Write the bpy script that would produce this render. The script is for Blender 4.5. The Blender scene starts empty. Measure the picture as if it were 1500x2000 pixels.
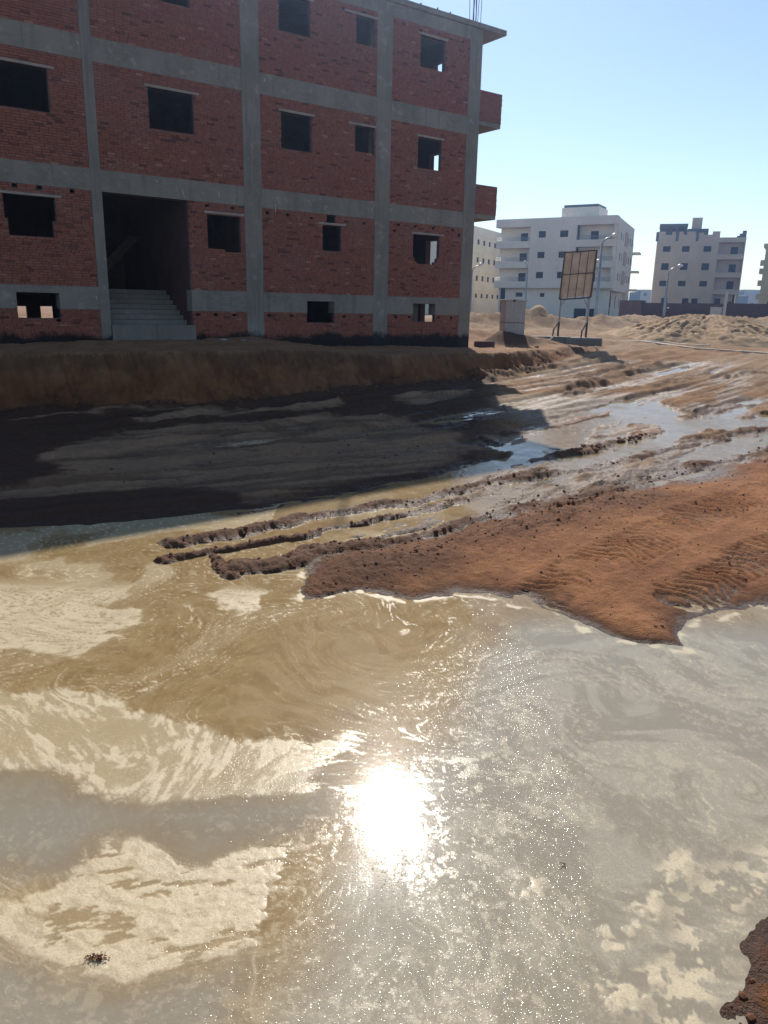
import bpy, bmesh, math, random
import numpy as np
from mathutils import Matrix, Vector

random.seed(7)
RNG = np.random.default_rng(11)
R = math.radians
sc = bpy.context.scene
col = sc.collection

# ------------------------------------------------------------------ camera
CAM_Z = 2.8
pitch, roll = R(15.036), R(1.194)
fw = Vector((0, math.cos(pitch), -math.sin(pitch)))
r0 = Vector((1, 0, 0)); u0 = Vector((0, math.sin(pitch), math.cos(pitch)))
rt = r0 * math.cos(roll) + u0 * math.sin(roll)
up = -r0 * math.sin(roll) + u0 * math.cos(roll)
cam_d = bpy.data.cameras.new('camera')
cam_d.sensor_fit = 'VERTICAL'; cam_d.sensor_height = 36.0
cam_d.lens = 36.0 * 1482.8 / 2000.0
cam_d.clip_start = 0.1; cam_d.clip_end = 12000
cam = bpy.data.objects.new('camera', cam_d); col.objects.link(cam)
cam.matrix_world = Matrix(((rt.x, up.x, -fw.x, 0), (rt.y, up.y, -fw.y, 0), (rt.z, up.z, -fw.z, CAM_Z), (0, 0, 0, 1)))
sc.camera = cam
sc.render.resolution_x, sc.render.resolution_y = 768, 1024

# ------------------------------------------------------------------ sky, sun, exposure
SUN_EL, SUN_AZ = R(37.0), R(0.8)
w = bpy.data.worlds.new('World'); sc.world = w; w.use_nodes = True
nt = w.node_tree; nt.nodes.clear()
sky = nt.nodes.new('ShaderNodeTexSky'); sky.sky_type = 'NISHITA'; sky.sun_disc = False
sky.sun_elevation = SUN_EL; sky.sun_rotation = SUN_AZ
sky.altitude = 50; sky.air_density = 1.0; sky.dust_density = 0.12; sky.ozone_density = 1.0
bg = nt.nodes.new('ShaderNodeBackground'); bg.inputs[1].default_value = 0.103
wo = nt.nodes.new('ShaderNodeOutputWorld')
nt.links.new(sky.outputs[0], bg.inputs[0]); nt.links.new(bg.outputs[0], wo.inputs[0])
sdir = Vector((math.sin(SUN_AZ) * math.cos(SUN_EL), math.cos(SUN_AZ) * math.cos(SUN_EL), math.sin(SUN_EL)))
sun_d = bpy.data.lights.new('sun', 'SUN'); sun_d.energy = 4.2; sun_d.angle = R(0.53); sun_d.color = (1.0, 0.93, 0.83)
sun = bpy.data.objects.new('sun', sun_d); col.objects.link(sun)
sun.rotation_euler = sdir.to_track_quat('Z', 'Y').to_euler(); sun.location = (0, 40, 60)
vs = sc.view_settings
vs.view_transform = 'Standard'; vs.look = 'None'; vs.gamma = 1.0; vs.exposure = 0.38; vs.use_curve_mapping = False
sc.cycles.use_denoising = True
sc.cycles.max_bounces = 6; sc.cycles.diffuse_bounces = 3; sc.cycles.glossy_bounces = 3
sc.cycles.transmission_bounces = 3; sc.cycles.volume_bounces = 0; sc.cycles.transparent_max_bounces = 6
sc.cycles.sample_clamp_indirect = 6.0; sc.cycles.caustics_reflective = False; sc.cycles.caustics_refractive = False

# ------------------------------------------------------------------ materials
def newmat(name):
    m = bpy.data.materials.new(name); m.use_nodes = True
    n = m.node_tree; n.nodes.clear()
    o = n.nodes.new('ShaderNodeOutputMaterial'); b = n.nodes.new('ShaderNodeBsdfPrincipled')
    n.links.new(b.outputs[0], o.inputs[0])
    return m, n, b
def N(n, t, **kw):
    x = n.nodes.new(t)
    for k, v in kw.items():
        if k in x.inputs: x.inputs[k].default_value = v
        else: setattr(x, k, v)
    return x
def mixc(n, fac, a, b, mode='MIX'):
    m = n.nodes.new('ShaderNodeMix'); m.data_type = 'RGBA'; m.blend_type = mode
    for s, v in ((0, fac), (6, a), (7, b)):
        if hasattr(v, 'default_value') or hasattr(v, 'is_output'): n.links.new(v, m.inputs[s])
        else: m.inputs[s].default_value = v if s == 0 else (tuple(v) + (1,) if len(v) == 3 else v)
    return m.outputs[2]
def ramp(n, src, p0, p1, c0=0.0, c1=1.0):
    m = N(n, 'ShaderNodeMapRange'); m.inputs[1].default_value = p0; m.inputs[2].default_value = p1
    m.inputs[3].default_value = c0; m.inputs[4].default_value = c1; m.interpolation_type = 'SMOOTHSTEP'
    n.links.new(src, m.inputs[0]); return m.outputs[0]
def mathn(n, op, a, b=None):
    m = n.nodes.new('ShaderNodeMath'); m.operation = op
    for i, v in enumerate((a, b)):
        if v is None: continue
        if hasattr(v, 'is_output'): n.links.new(v, m.inputs[i])
        else: m.inputs[i].default_value = v
    return m.outputs[0]
def geo_pos(n): return N(n, 'ShaderNodeNewGeometry').outputs['Position']
def noise(n, vec, scale, detail=4, rough=0.55, vscale=None, rotz=0):
    if vscale is not None:
        mp = N(n, 'ShaderNodeMapping'); mp.inputs['Scale'].default_value = vscale; mp.inputs['Rotation'].default_value = (0, 0, rotz)
        n.links.new(vec, mp.inputs[0]); vec = mp.outputs[0]
    x = N(n, 'ShaderNodeTexNoise'); x.inputs['Scale'].default_value = scale; x.inputs['Detail'].default_value = detail; x.inputs['Roughness'].default_value = rough
    n.links.new(vec, x.inputs['Vector']); return x.outputs['Fac']
def bump(n, b, h, strength, dist):
    x = N(n, 'ShaderNodeBump'); x.inputs['Strength'].default_value = strength; x.inputs['Distance'].default_value = dist
    n.links.new(h, x.inputs['Height']); n.links.new(x.outputs[0], b.inputs['Normal'])
def attr(n, name):
    return N(n, 'ShaderNodeAttribute', attribute_name=name)

FAZ = R(54.157)
FROT = math.pi / 2 - FAZ          # rotation of the brick building's facade axis

def tar_mask(n, pos):
    """black bitumen coat painted on the lowest part of the brick building's walls"""
    sx = N(n, 'ShaderNodeSeparateXYZ'); n.links.new(pos, sx.inputs[0])
    nz = noise(n, pos, 1.6, 6, 0.7); dr = noise(n, pos, 1.0, 4, 0.6, (3, 3, 0.9))
    zz = mathn(n, 'ADD', sx.outputs[2], mathn(n, 'ADD', mathn(n, 'MULTIPLY', mathn(n, 'SUBTRACT', nz, 0.5), -0.75), mathn(n, 'MULTIPLY', mathn(n, 'SUBTRACT', dr, 0.5), -0.22)))
    return ramp(n, zz, 1.80, 2.02, 0.96, 0.0)

def mat_concrete(name, c0, c1, vertical, tar=False, rough=0.9):
    m, n, b = newmat(name); pos = geo_pos(n)
    big = noise(n, pos, 0.9, 5, 0.6)
    streak = noise(n, pos, 1.0, 4, 0.6, (14, 14, 0.7) if vertical else (0.9, 9, 16), 0 if vertical else -FROT)
    fine = noise(n, pos, 38, 3, 0.6)
    c = mixc(n, ramp(n, big, 0.3, 0.7), c0, c1)
    c = mixc(n, ramp(n, streak, 0.42, 0.68, 0.0, 0.55), c, tuple(x * 1.55 for x in c0))
    c = mixc(n, ramp(n, fine, 0.3, 0.7, 0.0, 0.3), c, tuple(x * 0.6 for x in c1))
    drip = noise(n, pos, 1.0, 5, 0.65, (5, 5, 0.45)); c = mixc(n, ramp(n, drip, 0.52, 0.72, 0.0, 0.5), c, tuple(x * 0.45 for x in c1))
    blot = noise(n, pos, 2.6, 5, 0.65); c = mixc(n, ramp(n, blot, 0.56, 0.72, 0.0, 0.45), c, tuple(min(1, x * 1.6) for x in c1))
    if tar: c = mixc(n, tar_mask(n, pos), c, (0.006, 0.006, 0.007))
    n.links.new(c, b.inputs['Base Color']); b.inputs['Roughness'].default_value = rough
    bump(n, b, mathn(n, 'ADD', mathn(n, 'MULTIPLY', streak, 0.6), mathn(n, 'MULTIPLY', fine, 0.35)), 0.5, 0.02)
    return m
def mat_plain(name, c, rough=0.85, var=0.25, scale=1.5, metallic=0.0, bmp=0.15):
    m, n, b = newmat(name); pos = geo_pos(n)
    nz = noise(n, pos, scale, 5, 0.6); f = noise(n, pos, scale * 14, 3, 0.6)
    k = mixc(n, ramp(n, nz, 0.3, 0.72), tuple(x * (1 - var) for x in c), tuple(min(1, x * (1 + var * 0.6)) for x in c))
    k = mixc(n, ramp(n, f, 0.35, 0.7, 0, 0.25), k, tuple(x * 0.7 for x in c))
    n.links.new(k, b.inputs['Base Color']); b.inputs['Roughness'].default_value = rough; b.inputs['Metallic'].default_value = metallic
    if bmp: bump(n, b, f, bmp, 0.02)
    return m
def mat_brick():
    m, n, b = newmat('fired_clay_brick'); pos = geo_pos(n)
    a = attr(n, 'tint')
    rp = N(n, 'ShaderNodeValToRGB'); n.links.new(a.outputs['Fac'], rp.inputs[0])
    e = rp.color_ramp.elements
    e[0].position = 0.0; e[0].color = (0.11, 0.034, 0.027, 1); e[1].position = 1.0; e[1].color = (0.44, 0.21, 0.15, 1)
    for pz, c in ((0.25, (0.245, 0.08, 0.052, 1)), (0.55, (0.32, 0.107, 0.066, 1)), (0.82, (0.37, 0.14, 0.09, 1))):
        x = e.new(pz); x.color = c
    nz = noise(n, pos, 30, 4, 0.65); big = noise(n, pos, 0.8, 4, 0.6)
    c = mixc(n, ramp(n, nz, 0.3, 0.75, 0, 0.4), rp.outputs[0], (0.13, 0.048, 0.036))
    c = mixc(n, ramp(n, big, 0.5, 0.75, 0.0, 0.4), c, (0.26, 0.16, 0.13))      # mortar smears and dust
    c = mixc(n, tar_mask(n, pos), c, (0.005, 0.005, 0.006))
    n.links.new(c, b.inputs['Base Color']); b.inputs['Roughness'].default_value = 0.9
    bump(n, b, nz, 0.5, 0.01)
    return m
def mat_mortar():
    m, n, b = newmat('mortar_joint'); pos = geo_pos(n)
    nz = noise(n, pos, 9, 5, 0.65); big = noise(n, pos, 0.9, 4, 0.6)
    c = mixc(n, ramp(n, nz, 0.3, 0.7), (0.085, 0.050, 0.042), (0.17, 0.105, 0.088))
    c = mixc(n, ramp(n, big, 0.5, 0.75, 0, 0.6), c, (0.2, 0.17, 0.15))
    c = mixc(n, tar_mask(n, pos), c, (0.005, 0.005, 0.006))
    n.links.new(c, b.inputs['Base Color']); b.inputs['Roughness'].default_value = 0.95
    bump(n, b, nz, 0.6, 0.02)
    return m
def mat_shade_pane(name, c):
    m, n, b = newmat(name); b.inputs['Base Color'].default_value = tuple(c) + (1,); b.inputs['Roughness'].default_value = 0.5; b.inputs['Specular IOR Level'].default_value = 0.06
    return m
def mat_soil():
    """attributes: red (red clay), wet (soaked), dark (churned mud), pale (dried crust)"""
    m, n, b = newmat('churned_soil'); pos = geo_pos(n)
    n1 = noise(n, pos, 1.1, 6, 0.6); n2 = noise(n, pos, 9, 5, 0.62); n3 = noise(n, pos, 46, 4, 0.6); n4 = noise(n, pos, 130, 3, 0.6)
    tan = mixc(n, ramp(n, n1, 0.32, 0.68), (0.25, 0.142, 0.066), (0.37, 0.225, 0.112))
    red = mixc(n, ramp(n, n1, 0.32, 0.68), (0.25, 0.090, 0.031), (0.41, 0.175, 0.065))
    c = mixc(n, attr(n, 'red').outputs['Fac'], tan, red)
    c = mixc(n, attr(n, 'pale').outputs['Fac'], c, (0.42, 0.31, 0.20))
    c = mixc(n, ramp(n, n2, 0.35, 0.7, 0.0, 0.45), c, mixc(n, 0.5, c, (0.05, 0.025, 0.015)))
    c = mixc(n, ramp(n, n3, 0.56, 0.72, 0.0, 0.35), c, (0.42, 0.29, 0.17))
    c = mixc(n, ramp(n, n4, 0.36, 0.5, 0.40, 0.0), c, mixc(n, 0.6, c, (0.04, 0.018, 0.01)))
    dk = mixc(n, attr(n, 'red').outputs['Fac'], (0.056, 0.031, 0.0145), (0.080, 0.031, 0.0135))
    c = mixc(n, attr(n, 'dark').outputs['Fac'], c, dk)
    wet = attr(n, 'wet').outputs['Fac']
    c = mixc(n, mathn(n, 'MULTIPLY', wet, 0.62), c, mixc(n, 0.75, c, (0.02, 0.011, 0.006)))
    n.links.new(c, b.inputs['Base Color'])
    rg = N(n, 'ShaderNodeMapRange'); rg.inputs[3].default_value = 0.95; rg.inputs[4].default_value = 0.40
    n.links.new(wet, rg.inputs[0])
    n.links.new(mathn(n, 'ADD', rg.outputs[0], mathn(n, 'MULTIPLY', mathn(n, 'SUBTRACT', n2, 0.5), 0.25)), b.inputs['Roughness'])
    b.inputs['Specular IOR Level'].default_value = 0.3
    bump(n, b, mathn(n, 'ADD', mathn(n, 'MULTIPLY', n2, 0.7), mathn(n, 'ADD', mathn(n, 'MULTIPLY', n3, 0.5), mathn(n, 'MULTIPLY', n4, 0.22))), 1.0, 0.05)
    return m
def mat_water():
    """attributes: foam (thick scum), film (thin scum), grey (sky reflection painted into the colour)"""
    m, n, b = newmat('muddy_foaming_water'); pos = geo_pos(n)
    f1 = noise(n, pos, 85, 4, 0.65); f2 = noise(n, pos, 4.0, 5, 0.6); f3 = noise(n, pos, 200, 2, 0.6); f4 = noise(n, pos, 17, 4, 0.6)
    chop = attr(n, 'chop').outputs['Fac']
    foam = attr(n, 'foam').outputs['Fac']; film = attr(n, 'film').outputs['Fac']; grey = attr(n, 'grey').outputs['Fac']
    base = mixc(n, ramp(n, f2, 0.3, 0.7), (0.225, 0.142, 0.058), (0.30, 0.20, 0.088))
    base = mixc(n, grey, base, (0.262, 0.228, 0.168))  # sky reflection painted into the water colour
    film_ = mathn(n, 'MULTIPLY', film, ramp(n, f1, 0.32, 0.66, 0.55, 1.25)); c = mixc(n, film_, base, mixc(n, grey, (0.39, 0.305, 0.175), (0.42, 0.375, 0.285)))
    fm = mathn(n, 'MULTIPLY', foam, mathn(n, 'MULTIPLY', ramp(n, f1, 0.30, 0.58, 0.6, 1.0), ramp(n, f4, 0.3, 0.6, 0.78, 1.0)))
    c = mixc(n, fm, c, (0.66, 0.555, 0.375))
    # small froth bubbles: domes picked at random from two cell sizes
    bden = attr(n, 'bub').outputs['Fac']; domes = []
    for scl in (48, 95):
        vo = N(n, 'ShaderNodeTexVoronoi'); vo.voronoi_dimensions = '2D'; vo.inputs['Scale'].default_value = scl; n.links.new(pos, vo.inputs['Vector'])
        sc_ = N(n, 'ShaderNodeSeparateColor'); n.links.new(vo.outputs['Color'], sc_.inputs[0])
        pick = mathn(n, 'LESS_THAN', sc_.outputs[0], bden)
        rad = mathn(n, 'ADD', mathn(n, 'MULTIPLY', sc_.outputs[1], 0.22), 0.10)
        dm = mathn(n, 'MAXIMUM', mathn(n, 'SUBTRACT', 1.0, mathn(n, 'POWER', mathn(n, 'DIVIDE', vo.outputs['Distance'], rad), 2.0)), 0.0)
        domes.append(mathn(n, 'MULTIPLY', mathn(n, 'POWER', dm, 1.0), mathn(n, 'MULTIPLY', pick, mathn(n, 'MULTIPLY', mathn(n, 'ADD', mathn(n, 'POWER', sc_.outputs[2], 2.0), 0.08), 1.0 if scl < 60 else 0.5))))
    dome = mathn(n, 'MAXIMUM', domes[0], domes[1])
    c = mixc(n, mathn(n, 'MINIMUM', mathn(n, 'MULTIPLY', dome, 0.5), 0.5), c, (0.6, 0.52, 0.37))
    n.links.new(c, b.inputs['Base Color'])
    rr = N(n, 'ShaderNodeMapRange'); rr.inputs[3].default_value = 0.07; rr.inputs[4].default_value = 0.5
    n.links.new(foam, rr.inputs[0]); n.links.new(rr.outputs[0], b.inputs['Roughness'])
    b.inputs['IOR'].default_value = 1.33
    b.inputs['Coat Weight'].default_value = 0.055; b.inputs['Coat Roughness'].default_value = 0.23; b.inputs['Coat IOR'].default_value = 1.33
    sp = N(n, 'ShaderNodeMapRange'); sp.inputs[3].default_value = 0.20; sp.inputs[4].default_value = 0.13
    n.links.new(foam, sp.inputs[0]); n.links.new(sp.outputs[0], b.inputs['Specular IOR Level'])
    hh = mathn(n, 'ADD', mathn(n, 'MULTIPLY', mathn(n, 'ADD', mathn(n, 'MULTIPLY', film, 0.4), mathn(n, 'ADD', foam, 0.02)), mathn(n, 'SUBTRACT', f1, 0.5)), mathn(n, 'MULTIPLY', foam, mathn(n, 'MULTIPLY', mathn(n, 'SUBTRACT', f3, 0.5), 0.5)))
    hh = mathn(n, 'ADD', hh, mathn(n, 'MULTIPLY', mathn(n, 'MULTIPLY', chop, mathn(n, 'SUBTRACT', f4, 0.5)), 8.0))
    hh = mathn(n, 'ADD', hh, mathn(n, 'MULTIPLY', mathn(n, 'MULTIPLY', foam, mathn(n, 'SUBTRACT', f4, 0.5)), 1.6))
    hh = mathn(n, 'ADD', hh, mathn(n, 'MULTIPLY', dome, 4.0))
    bump(n, b, hh, 0.16, 0.006); n.links.new(b.inputs['Normal'].links[0].from_socket, b.inputs['Coat Normal'])
    return m

M = {}
M['conc_v'] = mat_concrete('board_marked_concrete_column', (0.175, 0.163, 0.138), (0.265, 0.245, 0.21), True, True)
M['conc_h'] = mat_concrete('board_marked_concrete_beam', (0.19, 0.176, 0.149), (0.28, 0.26, 0.222), False, True)
M['conc'] = mat_concrete('cast_concrete', (0.155, 0.145, 0.122), (0.22, 0.20, 0.172), True)
M['lintel'] = mat_plain('precast_lintel', (0.36, 0.31, 0.27), 0.9, 0.2, 3)
M['brick'] = mat_brick(); M['mortar'] = mat_mortar()
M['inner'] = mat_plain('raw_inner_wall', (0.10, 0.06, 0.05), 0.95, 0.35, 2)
M['steel'] = mat_plain('rusty_rebar', (0.08, 0.05, 0.04), 0.8, 0.3, 8)
M['tie'] = mat_plain('white_plastic_strip', (0.62, 0.62, 0.58), 0.6, 0.1, 8)
M['white'] = mat_plain('white_render', (0.86, 0.80, 0.69), 0.9, 0.10, 0.35, bmp=0)
M['white2'] = mat_plain('offwhite_render', (0.80, 0.745, 0.645), 0.9, 0.10, 0.35, bmp=0)
M['cream'] = mat_plain('bounce_cream_render', (0.80, 0.74, 0.58), 0.9, 0.10, 0.35, bmp=0)  # tone carries warm bounce off the sunlit ground
M['beige'] = mat_plain('beige_render', (0.54, 0.46, 0.36), 0.9, 0.12, 0.35, bmp=0)
M['pinkish'] = mat_plain('pinkish_render', (0.50, 0.41, 0.345), 0.9, 0.12, 0.35, bmp=0)
M['yellow'] = mat_plain('yellowish_render', (0.66, 0.58, 0.36), 0.9, 0.12, 0.35, bmp=0)
M['band'] = mat_plain('grey_parapet_band', (0.11, 0.12, 0.13), 0.8, 0.15, 0.5, bmp=0)
M['shade_pane'] = mat_shade_pane('painted_window_shade', (0.012, 0.022, 0.045))  # near-black room shade painted onto flat window panes
M['rail'] = mat_plain('grey_painted_rail', (0.30, 0.31, 0.32), 0.5, 0.1, 3, 0.2)
M['galv'] = mat_plain('galvanised_lamp_pole', (0.36, 0.37, 0.38), 0.45, 0.15, 2, 0.5)
M['lamp_head'] = mat_plain('pale_lamp_housing', (0.62, 0.63, 0.62), 0.35, 0.05, 2)
M['rbrick'] = mat_plain('dark_red_boundary_brick', (0.105, 0.05, 0.045), 0.9, 0.25, 1.2)
M['rbrick2'] = mat_plain('pink_sunlit_brick', (0.26, 0.12, 0.10), 0.9, 0.2, 1.2)  # lit copy of the boundary brick, sunlight painted into its colour
M['ply'] = mat_plain('weathered_board', (0.62, 0.52, 0.40), 0.85, 0.25, 1.6)
def mat_board():
    m, n, b = newmat('thin_weathered_board'); pos = geo_pos(n); nz = noise(n, pos, 2.2, 5, 0.6); st = noise(n, pos, 1.0, 4, 0.6, (6, 6, 0.7))
    c = mixc(n, ramp(n, nz, 0.3, 0.7), (0.50, 0.41, 0.31), (0.66, 0.56, 0.44)); c = mixc(n, ramp(n, st, 0.5, 0.72, 0, 0.4), c, (0.36, 0.29, 0.22))
    n.links.new(c, b.inputs['Base Color']); b.inputs['Roughness'].default_value = 0.85
    t = N(n, 'ShaderNodeBsdfTranslucent'); n.links.new(c, t.inputs[0]); mx = N(n, 'ShaderNodeMixShader'); mx.inputs[0].default_value = 0.3
    n.links.new(b.outputs[0], mx.inputs[1]); n.links.new(t.outputs[0], mx.inputs[2]); n.links.new(mx.outputs[0], n.nodes['Material Output'].inputs[0])
    return m
M['board'] = mat_board()
M['rust'] = mat_plain('rusted_steel_frame', (0.095, 0.052, 0.036), 0.8, 0.35, 5)
M['kiosk'] = mat_concrete('kiosk_render', (0.40, 0.37, 0.335), (0.46, 0.43, 0.39), True)
M['kiosk_lid'] = mat_plain('kiosk_lid', (0.62, 0.58, 0.50), 0.8, 0.1, 2)
M['kerb'] = mat_plain('pale_kerb_stone', (0.62, 0.53, 0.42), 0.9, 0.2, 2)
M['soil'] = mat_soil(); M['water'] = mat_water()
M['sand'] = mat_plain('dug_sand', (0.43, 0.275, 0.145), 0.95, 0.28, 1.6, bmp=0.8)
M['farhaze'] = mat_plain('far_building_render', (0.55, 0.55, 0.52), 0.9, 0.1, 0.05, bmp=0)
M['cloth_maroon'] = mat_plain('dark_maroon_cloth', (0.07, 0.025, 0.032), 0.9, 0.2, 6)
M['cap'] = mat_plain('white_cap_cloth', (0.7, 0.7, 0.68), 0.9, 0.05, 6)
M['skin'] = mat_plain('skin', (0.30, 0.17, 0.11), 0.6, 0.1, 6)
M['cabinet'] = mat_plain('pale_cabinet_paint', (0.55, 0.53, 0.48), 0.5, 0.08, 2)
M['clod'] = mat_plain('mud_clod', (0.19, 0.078, 0.034), 0.9, 0.4, 12, bmp=0.5)
M['bubble'] = None

# ------------------------------------------------------------------ mesh helpers
ORG = {}
class MB:
    def __init__(s): s.v = []; s.f = []; s.t = []; s.tint = None
    def quad(s, a, b, c, d):
        k = len(s.v); s.v += [a, b, c, d]; s.f.append((k, k + 1, k + 2, k + 3))
    def hexa(s, P, back=True):
        """8 corners: 0-3 bottom loop, 4-7 top loop"""
        k = len(s.v); s.v += [tuple(x) for x in P]
        F = [(0, 3, 2, 1), (4, 5, 6, 7), (0, 1, 5, 4), (1, 2, 6, 5), (3, 0, 4, 7)]
        if back: F.append((2, 3, 7, 6))
        s.f += [tuple(k + i for i in q) for q in F]
    def box(s, fr, u0, u1, v0, v1, z0, z1, back=True):
        p = fr.p
        s.hexa([p(u0, v0, z0), p(u1, v0, z0), p(u1, v1, z0), p(u0, v1, z0), p(u0, v0, z1), p(u1, v0, z1), p(u1, v1, z1), p(u0, v1, z1)], back)
    def tube(s, pts, rad, n=8, cap=True):
        pts = [Vector(q) for q in pts]
        if not hasattr(rad, '__len__'): rad = [rad] * len(pts)
        rings = []
        for i, q in enumerate(pts):
            d = (pts[min(i + 1, len(pts) - 1)] - pts[max(i - 1, 0)]).normalized()
            a = d.cross(Vector((0, 0, 1)));  a = a if a.length > 1e-3 else d.cross(Vector((0, 1, 0)))
            a.normalize(); b = d.cross(a)
            k = len(s.v); rings.append(k)
            for j in range(n):
                t = 2 * math.pi * j / n
                s.v.append(tuple(q + (a * math.cos(t) + b * math.sin(t)) * rad[i]))
        for i in range(len(pts) - 1):
            for j in range(n):
                s.f.append((rings[i] + j, rings[i] + (j + 1) % n, rings[i + 1] + (j + 1) % n, rings[i + 1] + j))
        if cap:
            s.f.append(tuple(rings[0] + j for j in range(n))); s.f.append(tuple(rings[-1] + j for j in reversed(range(n))))
    def grid(s, fr, u0, u1, z0, z1, openings, v0, v1):
        """a wall with rectangular holes and their reveals"""
        us = sorted({u0, u1} | {min(max(o[i], u0), u1) for o in openings for i in (0, 1)})
        zs = sorted({z0, z1} | {min(max(o[i], z0), z1) for o in openings for i in (2, 3)})
        nu, nz = len(us) - 1, len(zs) - 1
        sol = [[not any(o[0] < (us[i] + us[i + 1]) / 2 < o[1] and o[2] < (zs[j] + zs[j + 1]) / 2 < o[3] for o in openings) for j in range(nz)] for i in range(nu)]
        S = lambda i, j: 0 <= i < nu and 0 <= j < nz and sol[i][j]
        p = fr.p
        for i in range(nu):
            for j in range(nz):
                if not sol[i][j]: continue
                a, b, c, d = us[i], us[i + 1], zs[j], zs[j + 1]
                s.quad(p(a, v0, c), p(b, v0, c), p(b, v0, d), p(a, v0, d))
                s.quad(p(b, v1, c), p(a, v1, c), p(a, v1, d), p(b, v1, d))
                if not S(i - 1, j): s.quad(p(a, v1, c), p(a, v0, c), p(a, v0, d), p(a, v1, d))
                if not S(i + 1, j): s.quad(p(b, v0, c), p(b, v1, c), p(b, v1, d), p(b, v0, d))
                if not S(i, j - 1): s.quad(p(a, v1, c), p(b, v1, c), p(b, v0, c), p(a, v0, c))
                if not S(i, j + 1): s.quad(p(a, v0, d), p(b, v0, d), p(b, v1, d), p(a, v1, d))
    def build(s, name, mat, parent=None, smooth=False, bevel=0):
        o0 = ORG.get(parent.name, Vector((0, 0, 0))) if parent else Vector((0, 0, 0))
        me = bpy.data.meshes.new(name)
        me.from_pydata([(x[0] - o0.x, x[1] - o0.y, x[2] - o0.z) for x in s.v], [], s.f)
        if bevel or s.f:
            bm = bmesh.new(); bm.from_mesh(me)
            if bevel:
                bmesh.ops.remove_doubles(bm, verts=bm.verts, dist=1e-4)
                bmesh.ops.bevel(bm, geom=bm.edges[:], offset=bevel, segments=1, affect='EDGES', profile=0.5)
            bmesh.ops.recalc_face_normals(bm, faces=bm.faces); bm.to_mesh(me); bm.free()
        if s.tint is not None and not bevel:
            a = me.attributes.new('tint', 'FLOAT', 'FACE'); a.data.foreach_set('value', np.asarray(s.tint, dtype=np.float32))
        me.materials.append(mat)
        if smooth: me.polygons.foreach_set('use_smooth', [True] * len(me.polygons))
        ob = bpy.data.objects.new(name, me); col.objects.link(ob)
        if parent: ob.parent = parent
        ORG[ob.name] = o0
        return ob
class Frame:
    """a vertical plane through (x, y) running along azimuth az; v points away from the camera's side"""
    def __init__(s, x, y, az):
        a = R(az); s.o = (x, y); s.t = (math.sin(a), math.cos(a)); n = (-math.cos(a), math.sin(a))
        if n[0] * x + n[1] * y < 0: n = (-n[0], -n[1])
        s.n = n
    def p(s, u, v, z): return (s.o[0] + s.t[0] * u + s.n[0] * v, s.o[1] + s.t[1] * u + s.n[1] * v, z)
def thing(name, label, cat, loc, group=None):
    o = bpy.data.objects.new(name, None); col.objects.link(o); o.location = loc; o.empty_display_size = 0.3
    o['label'] = label; o['category'] = cat
    if group: o['group'] = group
    ORG[o.name] = Vector(loc); return o
def tag(o, label, cat, group=None):
    o['label'] = label; o['category'] = cat
    if group: o['group'] = group
    return o
XY = Frame(0, 1e-6, 90); XY.o = (0, 0); XY.t = (1, 0); XY.n = (0, 1)

# value noise on arrays
def _h(ix, iy, s):
    v = (ix.astype(np.int64) * 374761393 + iy.astype(np.int64) * 668265263 + s * 974634533) & 0x7fffffff
    v = ((v ^ (v >> 13)) * 1274126177) & 0x7fffffff
    return ((v ^ (v >> 16)) & 0xffff) / 65535.0
def vnoise(x, y, s=0):
    x0 = np.floor(x); y0 = np.floor(y); fx = x - x0; fy = y - y0
    fx = fx * fx * fx * (fx * (fx * 6 - 15) + 10); fy = fy * fy * fy * (fy * (fy * 6 - 15) + 10)
    x0 = x0.astype(np.int64); y0 = y0.astype(np.int64)
    a = _h(x0, y0, s); b = _h(x0 + 1, y0, s); c = _h(x0, y0 + 1, s); d = _h(x0 + 1, y0 + 1, s)
    return (a + (b - a) * fx) * (1 - fy) + (c + (d - c) * fx) * fy
def fbm(x, y, s=0, o=5, g=0.5):
    t = np.zeros_like(x); a = 1.0; n = 0.0
    for i in range(o):
        t += a * vnoise(x + 17.3 * i, y - 9.1 * i, s + i); n += a; a *= g; x = x * 2.03; y = y * 2.03
    return t / n
def sstep(a, b, x):
    t = np.clip((x - a) / (b - a), 0, 1); return t * t * (3 - 2 * t)
def seg_dist(x, y, pts, closed=False):
    """distance to a polyline, arclength at the foot point"""
    P = list(pts) + ([pts[0]] if closed else [])
    best = np.full(x.shape, 1e9); arc = np.zeros(x.shape); L = 0.0
    for (ax, ay), (bx, by) in zip(P[:-1], P[1:]):
        dx, dy = bx - ax, by - ay; l2 = dx * dx + dy * dy + 1e-12
        t = np.clip(((x - ax) * dx + (y - ay) * dy) / l2, 0, 1)
        d = np.hypot(x - ax - t * dx, y - ay - t * dy); k = d < best
        best = np.where(k, d, best); arc = np.where(k, L + t * math.sqrt(l2), arc); L += math.sqrt(l2)
    return best, arc
def poly_sd(x, y, pts):
    """signed distance to a polygon, positive inside"""
    d, _ = seg_dist(x, y, pts, True); ins = np.zeros(x.shape, bool); n = len(pts)
    for i in range(n):
        (ax, ay), (bx, by) = pts[i], pts[(i + 1) % n]
        if ay == by: continue
        c = ((ay > y) != (by > y)) & (x < (bx - ax) * (y - ay) / (by - ay) + ax); ins ^= c
    return np.where(ins, d, -d)

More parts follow.
